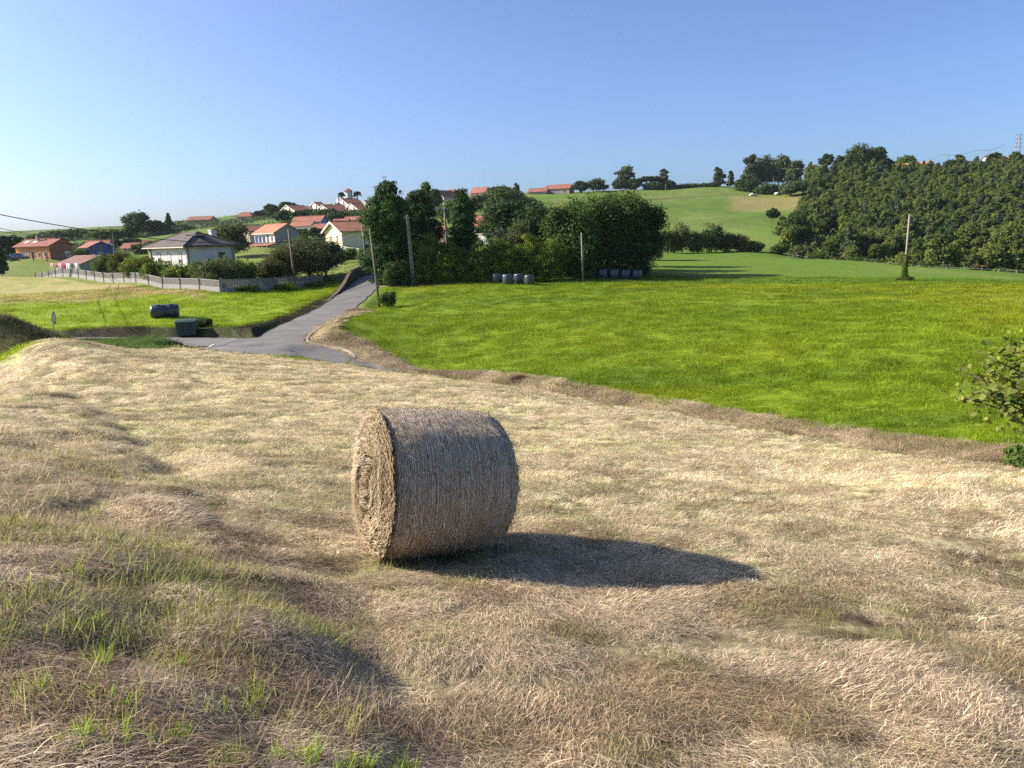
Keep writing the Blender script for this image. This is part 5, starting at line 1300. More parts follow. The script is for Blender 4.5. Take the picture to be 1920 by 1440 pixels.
house('village_house', 700, 232, 40, 52, 14, 413, 404, 'y', 'offwhite', 'greywall', 'roof_brown', 'dark red roofed house with white arched dormer behind the cream house roof', wins=[('L', .72, .78, 1.4, 1.6, dict(frame='white'))])
house('village_house', 655, 226, 35, 26, 10, 417, 410, 'y', 'offwhite', 'offwhite', 'roof_red', 'low red roof directly behind the ridge of the cream house')
# terraced houses on the hill
terr = [(566, 360, 36, 20, 397, 384, 'leftmost terraced house on the hill with a big pale gable and brown red roof'), (584, 367, 32, 10, 396, 385, 'roof stepping up behind the leftmost terraced house'), (612, 374, 26, 12, 390, 379, 'terraced house behind the middle one, its gable peeping out on the left'),
        (630, 358, 32, 22, 396, 384, 'middle terraced house with pale gable above the red roofed houses'), (651, 366, 28, 10, 393, 382, 'roof stepping up right behind the middle terraced house'), (664, 384, 28, 28, 384, 372, 'highest terraced house, below the white tower'), (685, 358, 36, 18, 396, 381, 'terraced house in front of the highest one, beside the tall cypress'), (703, 376, 22, 10, 388, 376, 'rightmost terraced house, cut off by the tall cypress')]
for i, (xc, r, a, b, ye, yr, lb) in enumerate(terr):
    t_h = house('terraced_house', xc, r, 58, a, b, ye, yr, 'x', 'beige', 'brick', 'roof_brown', lb, wins=[('L', .28, .30, 1.0, 1.6), ('R', .25, .25, 1.1, 1.4), ('R', .7, .25, 1.1, 1.4)], chim=[(.15, .9, .2, .5, 'offwhite')] if i == 5 else (), oh=.5, trim='trim')
    A_, B_, e_, g_ = t_h['dim']; mb = MB(); mb.box(-.35, -.01, B_ * .38, B_ * .62, 0, g_ - .9); mb.build('chimney_wall', M['trim'], t_h)
house('village_house', 594, 380, 30, 20, 6, 391, 386, 'y', 'white', 'white', 'roof_grey', 'small white house with grey roof between the first terraced houses')
# white tower with pyramid roof
def tower():
    r = 430; g = on_ground(663, r); k = r / F_PX
    zt = row_z(g.x, g.y, 358.5) - g.z; zp = row_z(g.x, g.y, 352.5) - g.z; zb = row_z(g.x, g.y, 362) - g.z
    root = empty('tower', g, R(20), 'white octagonal tower with red pointed roof between two palms on the hilltop', 'tower')
    mb = MB(); w = 7.2 * k
    for n_, z0, z1, ww in ((0, -1, zb, w), (1, zb, zt, w * 1.02)):
        vs = [(math.cos(R(45 * q + 22)) * ww, math.sin(R(45 * q + 22)) * ww, z) for z in (z0, z1) for q in range(8)]
        mb.add(vs, [(q, (q + 1) % 8, 8 + (q + 1) % 8, 8 + q) for q in range(8)] + [tuple(range(8, 16))])
    mb.build('wall', M['white'], root)
    mb = MB(); ww = w * 1.25
    mb.add([(math.cos(R(45 * q + 22)) * ww, math.sin(R(45 * q + 22)) * ww, zt) for q in range(8)] + [(0, 0, zp)], [(q, (q + 1) % 8, 8) for q in range(8)] + [tuple(range(7, -1, -1))]); mb.build('roof', M['roof_red'], root)
    for q in range(8):
        a = R(45 * q + 45); mb = MB(); c = Vector((math.cos(a), math.sin(a), 0)); t = Vector((-math.sin(a), math.cos(a), 0)); ap = w * math.cos(R(22.5)) + .05
        p = c * ap; z0, z1 = zb + .2, zt - .35
        for zz0, zz1 in ((z0, z1), (zb - 4.2, zb - 2.6)):
            mb.add([p - t * .4 + Vector((0, 0, zz0)), p + t * .4 + Vector((0, 0, zz0)), p + t * .4 + Vector((0, 0, zz1)), p - t * .4 + Vector((0, 0, zz1))], [(0, 1, 2, 3)])
        mb.build('window', M['glass'], root)
tower()
def palm(px, r, h_px, w_px, label):
    g = on_ground(px, r); k = r / F_PX; root = empty('palm_tree', g, 0, label, 'palm tree', 'palms beside the white tower')
    zt = row_z(g.x, g.y, h_px) - g.z; mb = MB(); mb.tube([(0, 0, -.3), (.05, 0, zt * .5), (0, 0, zt)], .34, 8, r2=.26); mb.build('trunk', M['bark'], root)
    rg = np.random.default_rng(int(px)); P, N = [], []
    for f in range(34):
        a = rg.uniform(0, 6.28); el = rg.uniform(-.3, 1.2); L_ = w_px * k * .62
        for q in range(34):
            t = (q + 1) / 34; x = L_ * t * math.cos(el) * (1 - .12 * t); z = L_ * t * math.sin(el) * .8 - 1.5 * (t ** 2)
            for sd in (-1, 1): P.append((math.cos(a) * x - math.sin(a) * sd * .18 * (1.2 - t), math.sin(a) * x + math.cos(a) * sd * .18 * (1.2 - t), zt + z)); N.append((0, 0, 1))
    V, F = leaves(np.array(P), np.array(N, float), np.full(len(P), .5), rg, 1.8, .5)
    mesh_obj('crown', V, F, LM['dark'], root, attrs={'v': np.repeat(np.clip(rg.normal(.5, .2, len(P)), 0, 1), 4)})
palm(650, 424, 363, 13, 'left of two palm trees in front of the white hilltop tower'); palm(679, 428, 362, 15, 'right of two palm trees beside the white hilltop tower')
# skyline houses
house('village_house', 402, 428, 30, 42, 14, 411, 405, 'y', 'brick', 'beige', 'roof_red', 'long low red house on the left skyline', wins=[('L', .3, .3, 1.5, 1.5), ('L', .6, .3, 1.5, 1.5)])
house('village_house', 480, 425, 35, 28, 11, 405, 398, 'hip', 'white', 'offwhite', 'roof_brown', 'white house with hipped brown roof alone on the green hilltop', wins=[('L', .2, .35, 1.2, 1.4), ('L', .5, .35, 1.2, 1.4), ('L', .8, .35, 1.2, 1.4)], oh=.8)
house('modern_house', 216, 402, 45, 14, 20, 433, 430, 'flat', 'offwhite', 'dark', 'dark', 'modern flat roofed house with dark slab roof on the left skyline', oh=1.2, wins=[('R', .5, .3, 3, 1.8)])
house('village_house', 200, 395, 40, 16, 8, 435, 431, 'y', 'pink', 'pink', 'roof_red', 'pinkish small house just left of the modern flat roofed house')
house('village_house', 838, 408, 50, 18, 24, 368, 357, 'x', 'offwhite', 'beige', 'roof_red', 'left hilltop house with red roof and pale gable, left of the lone cypress', wins=[('L', .5, .3, 1.6, 2.2), ('R', .4, .3, 1.5, 1.8), ('R', .8, .3, 1, 1.5)], trim='roof_orange')
house('village_house', 850, 415, 40, 10, 18, 364, 355, 'y', 'offwhite', 'beige', 'roof_red', 'raised rear part of the left hilltop house with a red roof')
house('village_house', 914, 450, 38, 26, 12, 359, 350, 'y', 'brick', 'brick', 'roof_red', 'red hilltop house right of the lone cypress, on the skyline', wins=[('L', .3, .3, 1.4, 1.4), ('L', .7, .3, 1.4, 1.4)])
house('village_house', 920, 150, 34, 28, 10, 416, 403, 'y', 'offwhite', 'brick', 'roof_brown', 'red brown roofed house with white balcony behind the hedge, right of the lone cypress', wins=[('L', .3, .55, 1.4, 1.5), ('L', .72, .55, 1.4, 1.5), ('L', .2, .12, 1, 1.2, dict(frame='white', glass='offwhite')), ('L', .5, .12, 1, 1.2, dict(frame='white', glass='offwhite')), ('L', .8, .12, 1, 1.2, dict(frame='white', glass='offwhite'))], chim=[(.9, .1, .3, .3, 'pink')])
house('village_house', 834, 150, 45, 18, 10, 434, 425, 'y', 'brick', 'offwhite', 'roof_orange', 'brick house with small orange roof seen between the two cypresses', wins=[('L', .5, .4, 1, 1.1)])
house('stone_barn', 1070, 455, 18, 45, 9, 352, 345, 'y', 'stone', 'stone', 'roof_red', 'long stone farmhouse with red roof on the hill crest', wins=[('L', .2, .3, 1.5, 1.6), ('L', .5, .05, 3, 2.6, gar), ('L', .8, .3, 1.5, 1.6)])
house('stone_barn', 1027, 452, 15, 33, 6, 358, 352, 'y', 'stone', 'stone', 'roof_red', 'lower annex with red roof on the left of the stone farmhouse', 'barn', wins=[('L', .4, .1, 3, 2, gar)])
house('farm_building', 1730, 500, 20, 74, 8, 309, 302, 'y', 'offwhite', 'white', 'roof_orange', 'long orange roofed building above the wood on the right skyline', 'building')
house('village_house', 1803, 488, 40, 14, 9, 309, 302, 'x', 'white', 'white', 'roof_orange', 'first white house on the right skyline, partly behind the trees', wins=[('L', .5, .7, 1, 1.2)])
house('village_house', 1836, 492, 40, 13, 9, 299, 292, 'x', 'white', 'offwhite', 'roof_orange', 'second white house on the right skyline, beside the wooden pole', wins=[('L', .5, .75, 1, 1.2)])
house('village_house', 1912, 500, 30, 46, 12, 295, 288, 'y', 'offwhite', 'white', 'roof_orange', 'long orange roof behind the lattice mast at the right edge')

# ------------------------------------------------------------------ fences and walls
def panel_fence(px, name, label, base_h, tot_h, bay, mat, slat=.13):
    P = [on_ground(a, b) for a, b in px]; root = empty(name, P[0], 0, label, 'fence'); o = P[0]
    mbb = MB(); posts = []
    for a, b in zip(P[:-1], P[1:]):
        L = (b - a).length; n = max(1, round(L / bay)); d = (b - a); d.z = 0; d.normalize(); nn = Vector((-d.y, d.x, 0))
        for i in range(n):
            p = a.lerp(b, i / n); q = a.lerp(b, (i + 1) / n); p.z = gz(p.x, p.y); q.z = gz(q.x, q.y); p -= o; q -= o
            t = nn * .07
            mbb.add([p - t - Vector((0, 0, .5)), q - t - Vector((0, 0, .5)), q + t - Vector((0, 0, .5)), p + t - Vector((0, 0, .5)), p - t + Vector((0, 0, base_h)), q - t + Vector((0, 0, base_h)), q + t + Vector((0, 0, base_h)), p + t + Vector((0, 0, base_h))],
                    [(4, 5, 6, 7), (0, 1, 5, 4), (1, 2, 6, 5), (2, 3, 7, 6), (3, 0, 4, 7)])
            m = MB(); k = int((q - p).length / (slat * 2)); up = Vector((0, 0, tot_h - base_h - .07))
            for j in range(k):
                s = p.lerp(q, (j + .5) / k) + Vector((0, 0, base_h + .003)); e = d * slat * .45; w = nn * .03
                m.add([s - e - w, s + e - w, s + e + w, s - e + w, s - e - w + up, s + e - w + up, s + e + w + up, s - e + w + up], [(4, 5, 6, 7), (0, 1, 5, 4), (1, 2, 6, 5), (2, 3, 7, 6), (3, 0, 4, 7)])
            z0 = tot_h - .065; w = nn * .045; e = d * .12; a_, b_ = p + e, q - e
            m.add([a_ - w + Vector((0, 0, z0)), b_ - w + Vector((0, 0, z0)), b_ + w + Vector((0, 0, z0)), a_ + w + Vector((0, 0, z0)), a_ - w + Vector((0, 0, tot_h)), b_ - w + Vector((0, 0, tot_h)), b_ + w + Vector((0, 0, tot_h)), a_ + w + Vector((0, 0, tot_h))],
                  [(3, 2, 1, 0), (4, 5, 6, 7), (0, 1, 5, 4), (1, 2, 6, 5), (2, 3, 7, 6), (3, 0, 4, 7)])
            m.build('slat_panel', M[mat], root); posts.append(p)
    posts.append(P[-1] - o)
    mbb.build('base_wall', M[mat], root)
    for p in posts:
        m = MB(); m.box(p.x - .11, p.x + .11, p.y - .11, p.y + .11, p.z - .4, p.z + tot_h + .1); m.build('post', M[mat], root)
    return root
panel_fence([(65, 156), (132, 134), (210, 113), (302, 96), (410, 83)], 'concrete_fence', 'sunlit concrete slat fence along the mown field in front of the white house', .55, 1.25, 4.6, 'concrete')
panel_fence([(412, 83), (480, 88), (545, 94), (602, 99)], 'garden_fence', 'shaded concrete slat fence running from the corner towards the road bend', .5, 1.35, 4.6, 'concrete')
def road_wall():
    L, hw = roads[1]; P = L[:, :2]; T = np.gradient(P, axis=0); T /= np.linalg.norm(T, axis=1)[:, None]; N = np.stack([-T[:, 1], T[:, 0]], -1)
    Q = P + N * (hw + .45); r = np.hypot(Q[:, 0], Q[:, 1]); k = np.where((r > 79) & (r < 135))[0]
    root = empty('road_wall', (Q[k[0], 0], Q[k[0], 1], L[k[0], 2]), 0, 'brown stone retaining wall on the left of the road where it climbs past the cypress', 'wall'); o = root.location
    mb = MB(); cp_ = MB(); w = .14
    for i, j in zip(k[:-1], k[1:]):
        for m, z0, z1, ww in ((mb, -.5, 1.35, w), (cp_, 1.353, 1.45, w + .05)):
            pts = []
            for q, zb in ((i, L[i, 2]), (j, L[j, 2])):
                h = float(np.interp(r[q], [79, 84, 97, 118, 135], [.0, .1, .8, 1.0, 1.2]))
                for sg in (-1, 1):
                    x, y = Q[q] + N[q] * ww * sg
                    pts.append((x - o.x, y - o.y, zb + z0 * (h if z0 > 0 else 1) - o.z)); pts.append((x - o.x, y - o.y, zb + z1 * h - o.z))
            m.add(pts, [(0, 4, 5, 1), (2, 3, 7, 6), (1, 5, 7, 3), (0, 1, 3, 2), (4, 6, 7, 5)])
    mb.build('wall_face', M['wall_stone'], root); cp_.build('coping', M['wall_stone'], root)
    return Q, L, N, r
WQ, WL, WN, WR = road_wall()
# white terrace wall of the cream house, with balusters
panel_fence([(626, 149), (687, 143)], 'terrace_wall', 'white balustrade wall of the terrace in front of the cream house', .45, .98, 3.0, 'white', .12)
# dark railing on the bank above the road wall, yellow railing
def railing(name, pts, h, mat, label, step=.35, cat='railing'):
    P = [on_ground(*p) for p in pts]; root = empty(name, P[0], 0, label, cat); o = P[0].copy()
    bars = MB(); rails = []
    for a, b in zip(P[:-1], P[1:]):
        n = max(2, int((b - a).length / step))
        for i in range(n):
            p = a.lerp(b, i / n); p.z = gz(p.x, p.y); q = p - o
            bars.box(q.x - .02, q.x + .02, q.y - .02, q.y + .02, q.z - .1, q.z + h - .05)
    for z in (h - .03, .15):
        m = MB(); m.tube([Vector((p.x, p.y, gz(p.x, p.y) + z)) - o for p in P], .035, 6); m.build('rail', M[mat], root)
    ob = bars.build('bars', M[mat], root)
railing('yellow_railing', [(646, 108), (672, 110)], .75, 'yellow', 'short yellow railing on the bank above the road wall')
railing('dark_railing', [(646, 117), (672, 119), (700, 121)], 1.1, 'dark', 'dark metal railing along the garden above the road wall')
def wire_fence(name, posts, h, w, mat, label, wires=2):
    root = empty(name, on_ground(*posts[0]), 0, label, 'fence'); o = root.location.copy(); tops = []
    for px, r in posts:
        g = on_ground(px, r) - o; m = MB(); lean = random.uniform(-.06, .06)
        m.tube([g - Vector((0, 0, .3)), g + Vector((lean * .5, 0, h * .5)), g + Vector((lean, 0, h))], w, 6, r2=w * .8); m.build('post', M[mat], root); tops.append(g)
    for k in range(wires):
        m = MB(); m.tube([g + Vector((0, 0, h * (.9 - .4 * k))) for g in tops], .012, 4); m.build('wire', M['metal'], root)
wire_fence('field_fence', [(-16, 186), (11, 186), (38, 187), (65, 187), (90, 186), (113, 188)], 1.7, .12, 'darkwood', 'dark wooden posts of the field fence in front of the orange house')
wire_fence('meadow_fence', [(1478 + k * 33, float(np.interp(1478 + k * 33, [1478, 1700, 1920], [196, 176, 163]))) for k in range(14)], 1.25, .07, 'palewood', 'pale posts of the wire fence along the far edge of the right meadow')

# ------------------------------------------------------------------ poles and cables
def pole(px, r, ytop, rad, mat, label, name='utility_pole', cat='utility pole', lean=0.0, arm=None, group=None, fit=None):
    g = on_ground(px, r); zt = row_z(g.x, g.y, ytop) - g.z
    root = empty(name, g, -azr(px), label, cat, group)
    m = MB(); m.tube([(0, 0, -.5), (lean * .5, 0, zt * .5), (lean, 0, zt)], rad, 8, r2=rad * .65); m.build('shaft', M[mat], root, True)
    if arm:
        for z, w in arm:
            m = MB(); m.box(lean - w, lean + w, -.05, .05, zt - z - .06, zt - z + .06); m.build('crossarm', M['metal'], root)
            for s in (-1, 1):
                m = MB(); m.tube([(lean + s * w * .9, 0, zt - z + .062), (lean + s * w * .9, 0, zt - z + .25)], .05, 6); m.build('insulator', M['white'], root)
    else:
        m = MB(); m.tube([(lean - .12, 0, zt - .35), (lean + .16, 0, zt - .35)], .03, 6); m.build('hook', M['metal'], root)
    return g, zt, root
pole(551, 95, 430, .17, 'wood', 'bare wooden pole in front of the spreading garden tree', lean=-.25)
pole(707, 73.5, 428, .115, 'wood', 'thin wooden pole at the road edge in front of the tallest cypress', lean=-.45)
pole(688, 118, 422, .22, 'wood', 'wooden pole beside the cream house, left of the tallest cypress', lean=-.3)
pole(1093, 88.5, 436, .12, 'palewood', 'thin pale pole in front of the biggest tree mass', lean=-.12)
pole(219, 232, 438, .14, 'wood', 'distant pole behind the blue house')
pole(841, 112, 388, .2, 'wood', 'wooden pole with crossarm left of the lone cypress', arm=[(.25, 1.3)], lean=-.2)
g_e, z_e, ivy = pole(1697, 92, 402, .14, 'palewood', 'pale pole standing alone in the right meadow, ivy round its foot', lean=.1)
rg = np.random.default_rng(8); n = 1500
zz = rg.random(n) ** 1.6 * 2.9; aa = rg.uniform(0, 6.28, n); q_ = .2 + .10 * rg.random(n) + np.exp(-zz * 3) * .9 * rg.random(n)
V, F = leaves(np.stack([np.cos(aa) * q_, np.sin(aa) * q_, zz], -1), np.stack([np.cos(aa), np.sin(aa), 0 * aa + .2], -1), np.full(n, .14), rg, 1.1, .6)
mesh_obj('ivy', V, F, LM['mid'], ivy, attrs={'v': np.repeat(np.clip(rg.normal(.4, .2, n), 0, 1), 4)})
# concrete lattice pole
def lattice_pole(px, r, ytop):
    g = on_ground(px, r); zt = row_z(g.x, g.y, ytop) - g.z; root = empty('lattice_pole', g, -azr(px) + .4, 'tall tapering grey concrete pole with ladder openings in front of the hedge', 'utility pole')
    for s in (-1, 1):
        m = MB(); w0, w1 = .15, .09
        m.add([(s * w0 - .06, -.09, -.4), (s * w0 + .06, -.09, -.4), (s * w0 + .06, .09, -.4), (s * w0 - .06, .09, -.4), (s * w1 - .045 - .35, -.06, zt), (s * w1 + .045 - .35, -.06, zt), (s * w1 + .045 - .35, .06, zt), (s * w1 - .045 - .35, .06, zt)],
              [(3, 2, 1, 0), (4, 5, 6, 7), (0, 1, 5, 4), (1, 2, 6, 5), (2, 3, 7, 6), (3, 0, 4, 7)]); m.build('upright', M['concrete'], root)
    k = 14; m = MB()
    for i in range(k):
        z = .5 + (zt - .8) * i / (k - 1); t = z / zt; w = .15 + (.09 - .15) * t - .03; m.box(-.35 * t - w, -.35 * t + w, -.05, .05, z - .14, z + .14)
    m.build('rungs', M['concrete'], root)
    m = MB(); m.tube([(-.35, 0, zt - .25), (.25, 0, zt - .30)], .03, 5); m.build('bracket', M['metal'], root)
lattice_pole(774, 89, 403)
for px, r, yt, lb in [(1364, 455, 326, 'tall thin pole on the hill meadow near the pale poplar'), (1211, 470, 340, 'thin pole on the skyline meadow below the flat topped pine'), (1247, 440, 345, 'thin pole right of the flat topped pine, on the hill meadow'), (1445, 440, 332, 'pole at the top of the straw coloured field'),
                      (1835, 480, 279, 'pole beside the second white house on the right skyline'), (1762, 490, 288, 'small pole between the orange roof and the first white house'), (1815, 490, 289, 'short pole between the two white skyline houses'), (432, 420, 403, 'tiny pole on the left skyline beside the long low house')]:
    pole(px, r, yt, .16, 'wood', lb)
def lattice_mast():
    r = 505; g = on_ground(1888, r); zt = row_z(g.x, g.y, 247) - g.z; root = empty('lattice_mast', g, .3, 'steel lattice power mast with three pairs of arms on the right skyline', 'mast')
    w0, w1 = 1.5, .55
    for sx in (-1, 1):
        for sy in (-1, 1):
            m = MB(); m.tube([(sx * w0, sy * w0, -.5), (sx * w1, sy * w1, zt * .95)], .10, 5); m.build('leg', M['metal'], root)
    m = MB(); n = 16
    for i in range(n):
        z0, z1 = zt * .95 * i / n, zt * .95 * (i + 1) / n; a, b = w0 + (w1 - w0) * i / n, w0 + (w1 - w0) * (i + 1) / n
        for p, q in (((-a, -a, z0), (b, -b, z1)), ((a, -a, z0), (-b, -b, z1)), ((a, -a, z0), (a * 0 + b, b, z1)), ((-a, a, z0), (-b, -b, z1)), ((a, a, z0), (-b, b, z1))): m.tube([p, q], .05, 4)
    m.build('bracing', M['metal'], root)
    for k, z in enumerate((.92, .82, .72, .62)):
        m = MB(); w = (2.2, 2.6, 2.8, 3.0)[k]; m.tube([(-w, 0, zt * z), (0, 0, zt * z + .5), (w, 0, zt * z)], .09, 4); m.tube([(-w, 0, zt * z), (w, 0, zt * z)], .09, 4); m.build('crossarm', M['metal'], root)
lattice_mast()
def cable(a, b, sag, rad, label):
    A_ = at(a[0], a[1], a[2]); B_ = at(b[0], b[1], b[2]); n = 28
    root_m = MB(); pts = []
    for i in range(n + 1):
        t = i / n; p = A_.lerp(B_, t); p.z -= 4 * sag * t * (1 - t); pts.append(p)
    root_m.tube(pts, rad, 5); tag(root_m.build('power_cable', M['cable']), label, 'cable')
cable((-190, 362, 58), (547, 452, 95), 1.25, .032, 'thick black cable sweeping in from the left edge to the bare pole')
cable((547, 452, 95), (686, 426, 118), .5, .035, 'black cable from the bare pole up to the pole beside the cream house')
cable((-160, 392, 70), (219, 441, 232), 1.6, .03, 'upper thin wire from the left edge to the pole behind the blue house')
cable((-160, 408, 75), (219, 446, 232), 1.0, .03, 'lower thin wire from the left edge to the pole behind the blue house')
cable((687, 448, 118), (700, 449, 73.5), .15, .02, 'short wire linking the two poles at the road bend')
cable((769, 406, 89), (1092, 439, 88.5), .9, .014, 'thin wire between the lattice pole and the thin pale pole')
cable((1092, 439, 88.5), (1699, 405, 92), 2.4, .010, 'thin wire from the thin pale pole across the meadow to the ivy covered pole')
cable((1699, 405, 92), (2150, 430, 100), 1.2, .014, 'thin wire leaving the ivy covered pole towards the right edge')
cable((1762, 289, 490), (1835, 281, 480), 1.4, .07, 'wire between the two poles on the right skyline')
cable((1835, 281, 480), (1884, 270, 505), 1.5, .07, 'wire from the skyline pole up to the lattice mast')
cable((1745, 300, 495), (1762, 289, 490), .4, .07, 'wire dropping from the small skyline pole behind the orange roof')

# ------------------------------------------------------------------ wrapped bales, container, sign
def wrapped(px, r, w_px, h_px, mat, label, group, lying=False, yaw=0):
    g = on_ground(px, r); k = r / F_PX * math.cos(azr(px)); R_ = w_px * k * math.cos(azr(px)) / 2; H = h_px * k
    root = empty('wrapped_bale', g, yaw, label, 'wrapped bale', group)
    prof = [(0.0, -.05), (R_ * .9, -.05), (R_ * .99, H * .1), (R_ * 1.02, H * .5), (R_ * .99, H * .88), (R_ * .93, H * .97), (R_ * .80, H * 1.0), (0.0, H * 1.015)]
    n = 32; V = []; rg = np.random.default_rng(int(px))
    for a, z in prof:
        for q in range(n):
            th = 2 * math.pi * q / n; rr = a * (1 + .012 * math.sin(5 * th + px) + rg.normal(0, .004)); V.append((rr * math.cos(th), rr * math.sin(th), z + (.012 * math.sin(3 * th) if a else 0)))
    F = [(i * n + q, i * n + (q + 1) % n, (i + 1) * n + (q + 1) % n, (i + 1) * n + q) for i in range(len(prof) - 1) for q in range(n)]
    V = np.array(V)
    if lying:
        V = np.stack([V[:, 2] - H / 2, V[:, 0], V[:, 1] + R_], -1)
    mesh_obj('film', V, F, M[mat], root, True)
    # tail of the stretch film, folded on the top
    mb = MB(); z = (2 * R_ if lying else H * 1.015)
    mb.slab([(-.12, -.30, z + .012), (.14, -.26, z + .012), (.10, .25, z + .02), (-.08, .3, z + .012)], .008); mb.build('film_tail', M[mat], root)
    return root
lbs = ['leftmost of the four pale wrapped bales by the hedge', 'second from the left of the four pale wrapped bales', 'third from the left of the four pale wrapped bales', 'rightmost of the four pale wrapped bales by the hedge']
for i, (px, r, w, h_) in enumerate([(932, 87, 19, 18), (951, 85.4, 20, 18.5), (972, 86.4, 19, 18), (992, 85, 20, 18.5)]): wrapped(px, r, w, h_, 'wrap', lbs[i], 'pale wrapped bales in a row by the hedge')
lbs = ['leftmost dark wrapped bale in the shade of the big trees', 'second dark wrapped bale from the left, in the shade', 'middle one of the dark wrapped bales in the tree shade', 'fourth dark wrapped bale from the left, in the shade', 'rightmost dark wrapped bale, at the edge of the shaded row']
for i, px in enumerate([1107, 1129, 1151, 1172, 1194]): wrapped(px, 92 + i * .3, 20, 18, 'wrap_dark', lbs[i], 'dark wrapped bales in the shade of the big trees')
wrapped(288, 69.5, 27, 25, 'wrap_dark', 'left one of the two dark blue wrapped bales in the left field', 'two dark wrapped bales in the left field', True, .25)
wrapped(312, 69.5, 27, 25, 'wrap_dark', 'right one of the two dark blue wrapped bales, behind the green container', 'two dark wrapped bales in the left field', True, .25)
M['bin_green'] = plain('bin_green', (.025, .06, .045), .45, .4, .1, 3, .1)
M['rubber'] = plain('rubber', (.02, .02, .02), .8, .2)
def container():
    g = on_ground(337, 60.9); d, z_ = road_field(np.array([g.x]), np.array([g.y])); root = empty('rubbish_container', g + Vector((0, 0, .02)), -azr(337) - .15, 'green wheeled rubbish container at the edge of the side road', 'rubbish container')
    m = MB(); w, dp, z0, z1 = .70, .42, .18, 1.12
    b, t = .92, 1.0
    m.add([(-w * b, -dp * b, z0), (w * b, -dp * b, z0), (w * b, dp * b, z0), (-w * b, dp * b, z0), (-w, -dp, z1), (w, -dp, z1), (w, dp, z1), (-w, dp, z1)], [(3, 2, 1, 0), (4, 5, 6, 7), (0, 1, 5, 4), (1, 2, 6, 5), (2, 3, 7, 6), (3, 0, 4, 7)])
    for k in range(5): x = -w * .7 + k * w * .35; m.box(x - .03, x + .03, -dp - .025, -dp + .03, z0 + .15, z1 - .1)
    m.build('body', M['bin_green'], root)
    m = MB(); m.box(-w - .05, w + .05, -dp - .06, dp + .05, z1 + .004, z1 + .07)
    m.add([(-w, -dp, z1 + .072), (w, -dp, z1 + .072), (w, dp, z1 + .072), (-w, dp, z1 + .072), (-w, -dp * .2, z1 + .17), (w, -dp * .2, z1 + .17), (w, dp, z1 + .2), (-w, dp, z1 + .2)], [(4, 5, 6, 7), (0, 1, 5, 4), (1, 2, 6, 5), (2, 3, 7, 6), (3, 0, 4, 7)])
    m.build('lid', M['bin_green'], root)
    for x in (-w * .75, w * .75):
        for y in (-dp * .7, dp * .7):
            m = MB(); m.tube([(x - .03, y, .09), (x + .03, y, .09)], .09, 12); m.build('wheel', M['rubber'], root)
    for x in (-w - .05, w + .05):
        m = MB(); m.tube([(x, -.2, .95), (x, .2, .95)], .025, 6); m.build('handle', M['metal'], root)
container()
def sign():
    g = on_ground(82, 62.5); root = empty('road_sign', g, -azr(82) + R(78), 'round red and white road sign seen almost edge-on, leaning beside the side road', 'road sign')
    root.rotation_euler = (0, 0, -azr(82) + R(74))
    m = MB(); m.tube([(0, 0, -.3), (.0, -.05, 1.0), (0, -.12, 2.1)], .035, 8); m.build('post', M['metal'], root)
    m = MB(); m.tube([(0, -.16, 1.75), (0, -.135, 1.75)], .46, 28); m.build('disc', plain('sign_white', (.75, .68, .62), .5, .4), root)
    n = 28; vs = []
    for q in range(n):
        a = 2 * math.pi * q / n
        for rr in (.36, .465): vs.append((rr * math.cos(a), -.165, 1.75 + rr * math.sin(a)))
    mesh_obj('red_rim', vs, [(2 * q, 2 * q + 1, (2 * q + 3) % (2 * n), (2 * q + 2) % (2 * n)) for q in range(n)], plain('sign_red', (.45, .04, .03), .5, .4), root)
sign()
# washing line beside the shed
def washing():
    a, b = on_ground(93, 137), on_ground(148, 131); root = empty('washing_line', a, 0, 'washing line on two poles behind the concrete fence', 'washing line'); o = a.copy(); b = b - o
    for p in (Vector((0, 0, 0)), b):
        m = MB(); m.tube([p - Vector((0, 0, .3)), p + Vector((0, 0, 2.25))], .04, 6); m.build('pole', M['metal'], root)
    m = MB(); m.tube([Vector((0, 0, 2.2)), b * .5 + Vector((0, 0, 2.1)), b + Vector((0, 0, 2.2))], .015, 4); m.build('line', M['cable'], root)
    cols = [((.62, .42, .42), 'pale pink sheet at the left end of the washing line', .9, .8), ((.62, .22, .18), 'red and white shirt on the washing line', .6, .7), ((.68, .50, .48), 'light pink towel on the washing line', .8, .9), ((.55, .06, .22), 'crimson shirt in the middle of the washing line', .7, .85), ((.72, .72, .70), 'white sheet on the washing line right of the crimson shirt', 1.0, .8), ((.10, .10, .13), 'small black garment on the washing line', .4, .5), ((.70, .68, .66), 'white cloth at the right end of the washing line', .8, .9)]
    for i, (c, lb, w, h_) in enumerate(cols):
        t = (i + .6) / (len(cols) + .2); d = b.normalized(); p = o + b * t + Vector((0, 0, 2.12 + .35 * (abs(t - .5) ** 2)))
        V, F = [], []; nx, nz = 8, 6
        for iz in range(nz + 1):
            for ix in range(nx + 1):
                u = ix / nx - .5; v = iz / nz; q = p + d * u * w * (1 - .08 * math.sin(v * 3)) + Vector((-d.y, d.x, 0)) * .05 * math.sin(u * 14 + v * 2) * v - Vector((0, 0, v * h_)); V.append(q - p)
        for iz in range(nz):
            for ix in range(nx): k = iz * (nx + 1) + ix; F.append((k, k + 1, k + nx + 2, k + nx + 1))
        ob = mesh_obj('hanging_laundry', V, F, plain('cloth_%d' % i, c, .9, .1, .08, 4, .1)); ob.location = p; sm = ob.modifiers.new('thick', 'SOLIDIFY'); sm.thickness = .012
        tag(ob, lb, 'laundry', 'clothes hanging on the washing line')
washing()
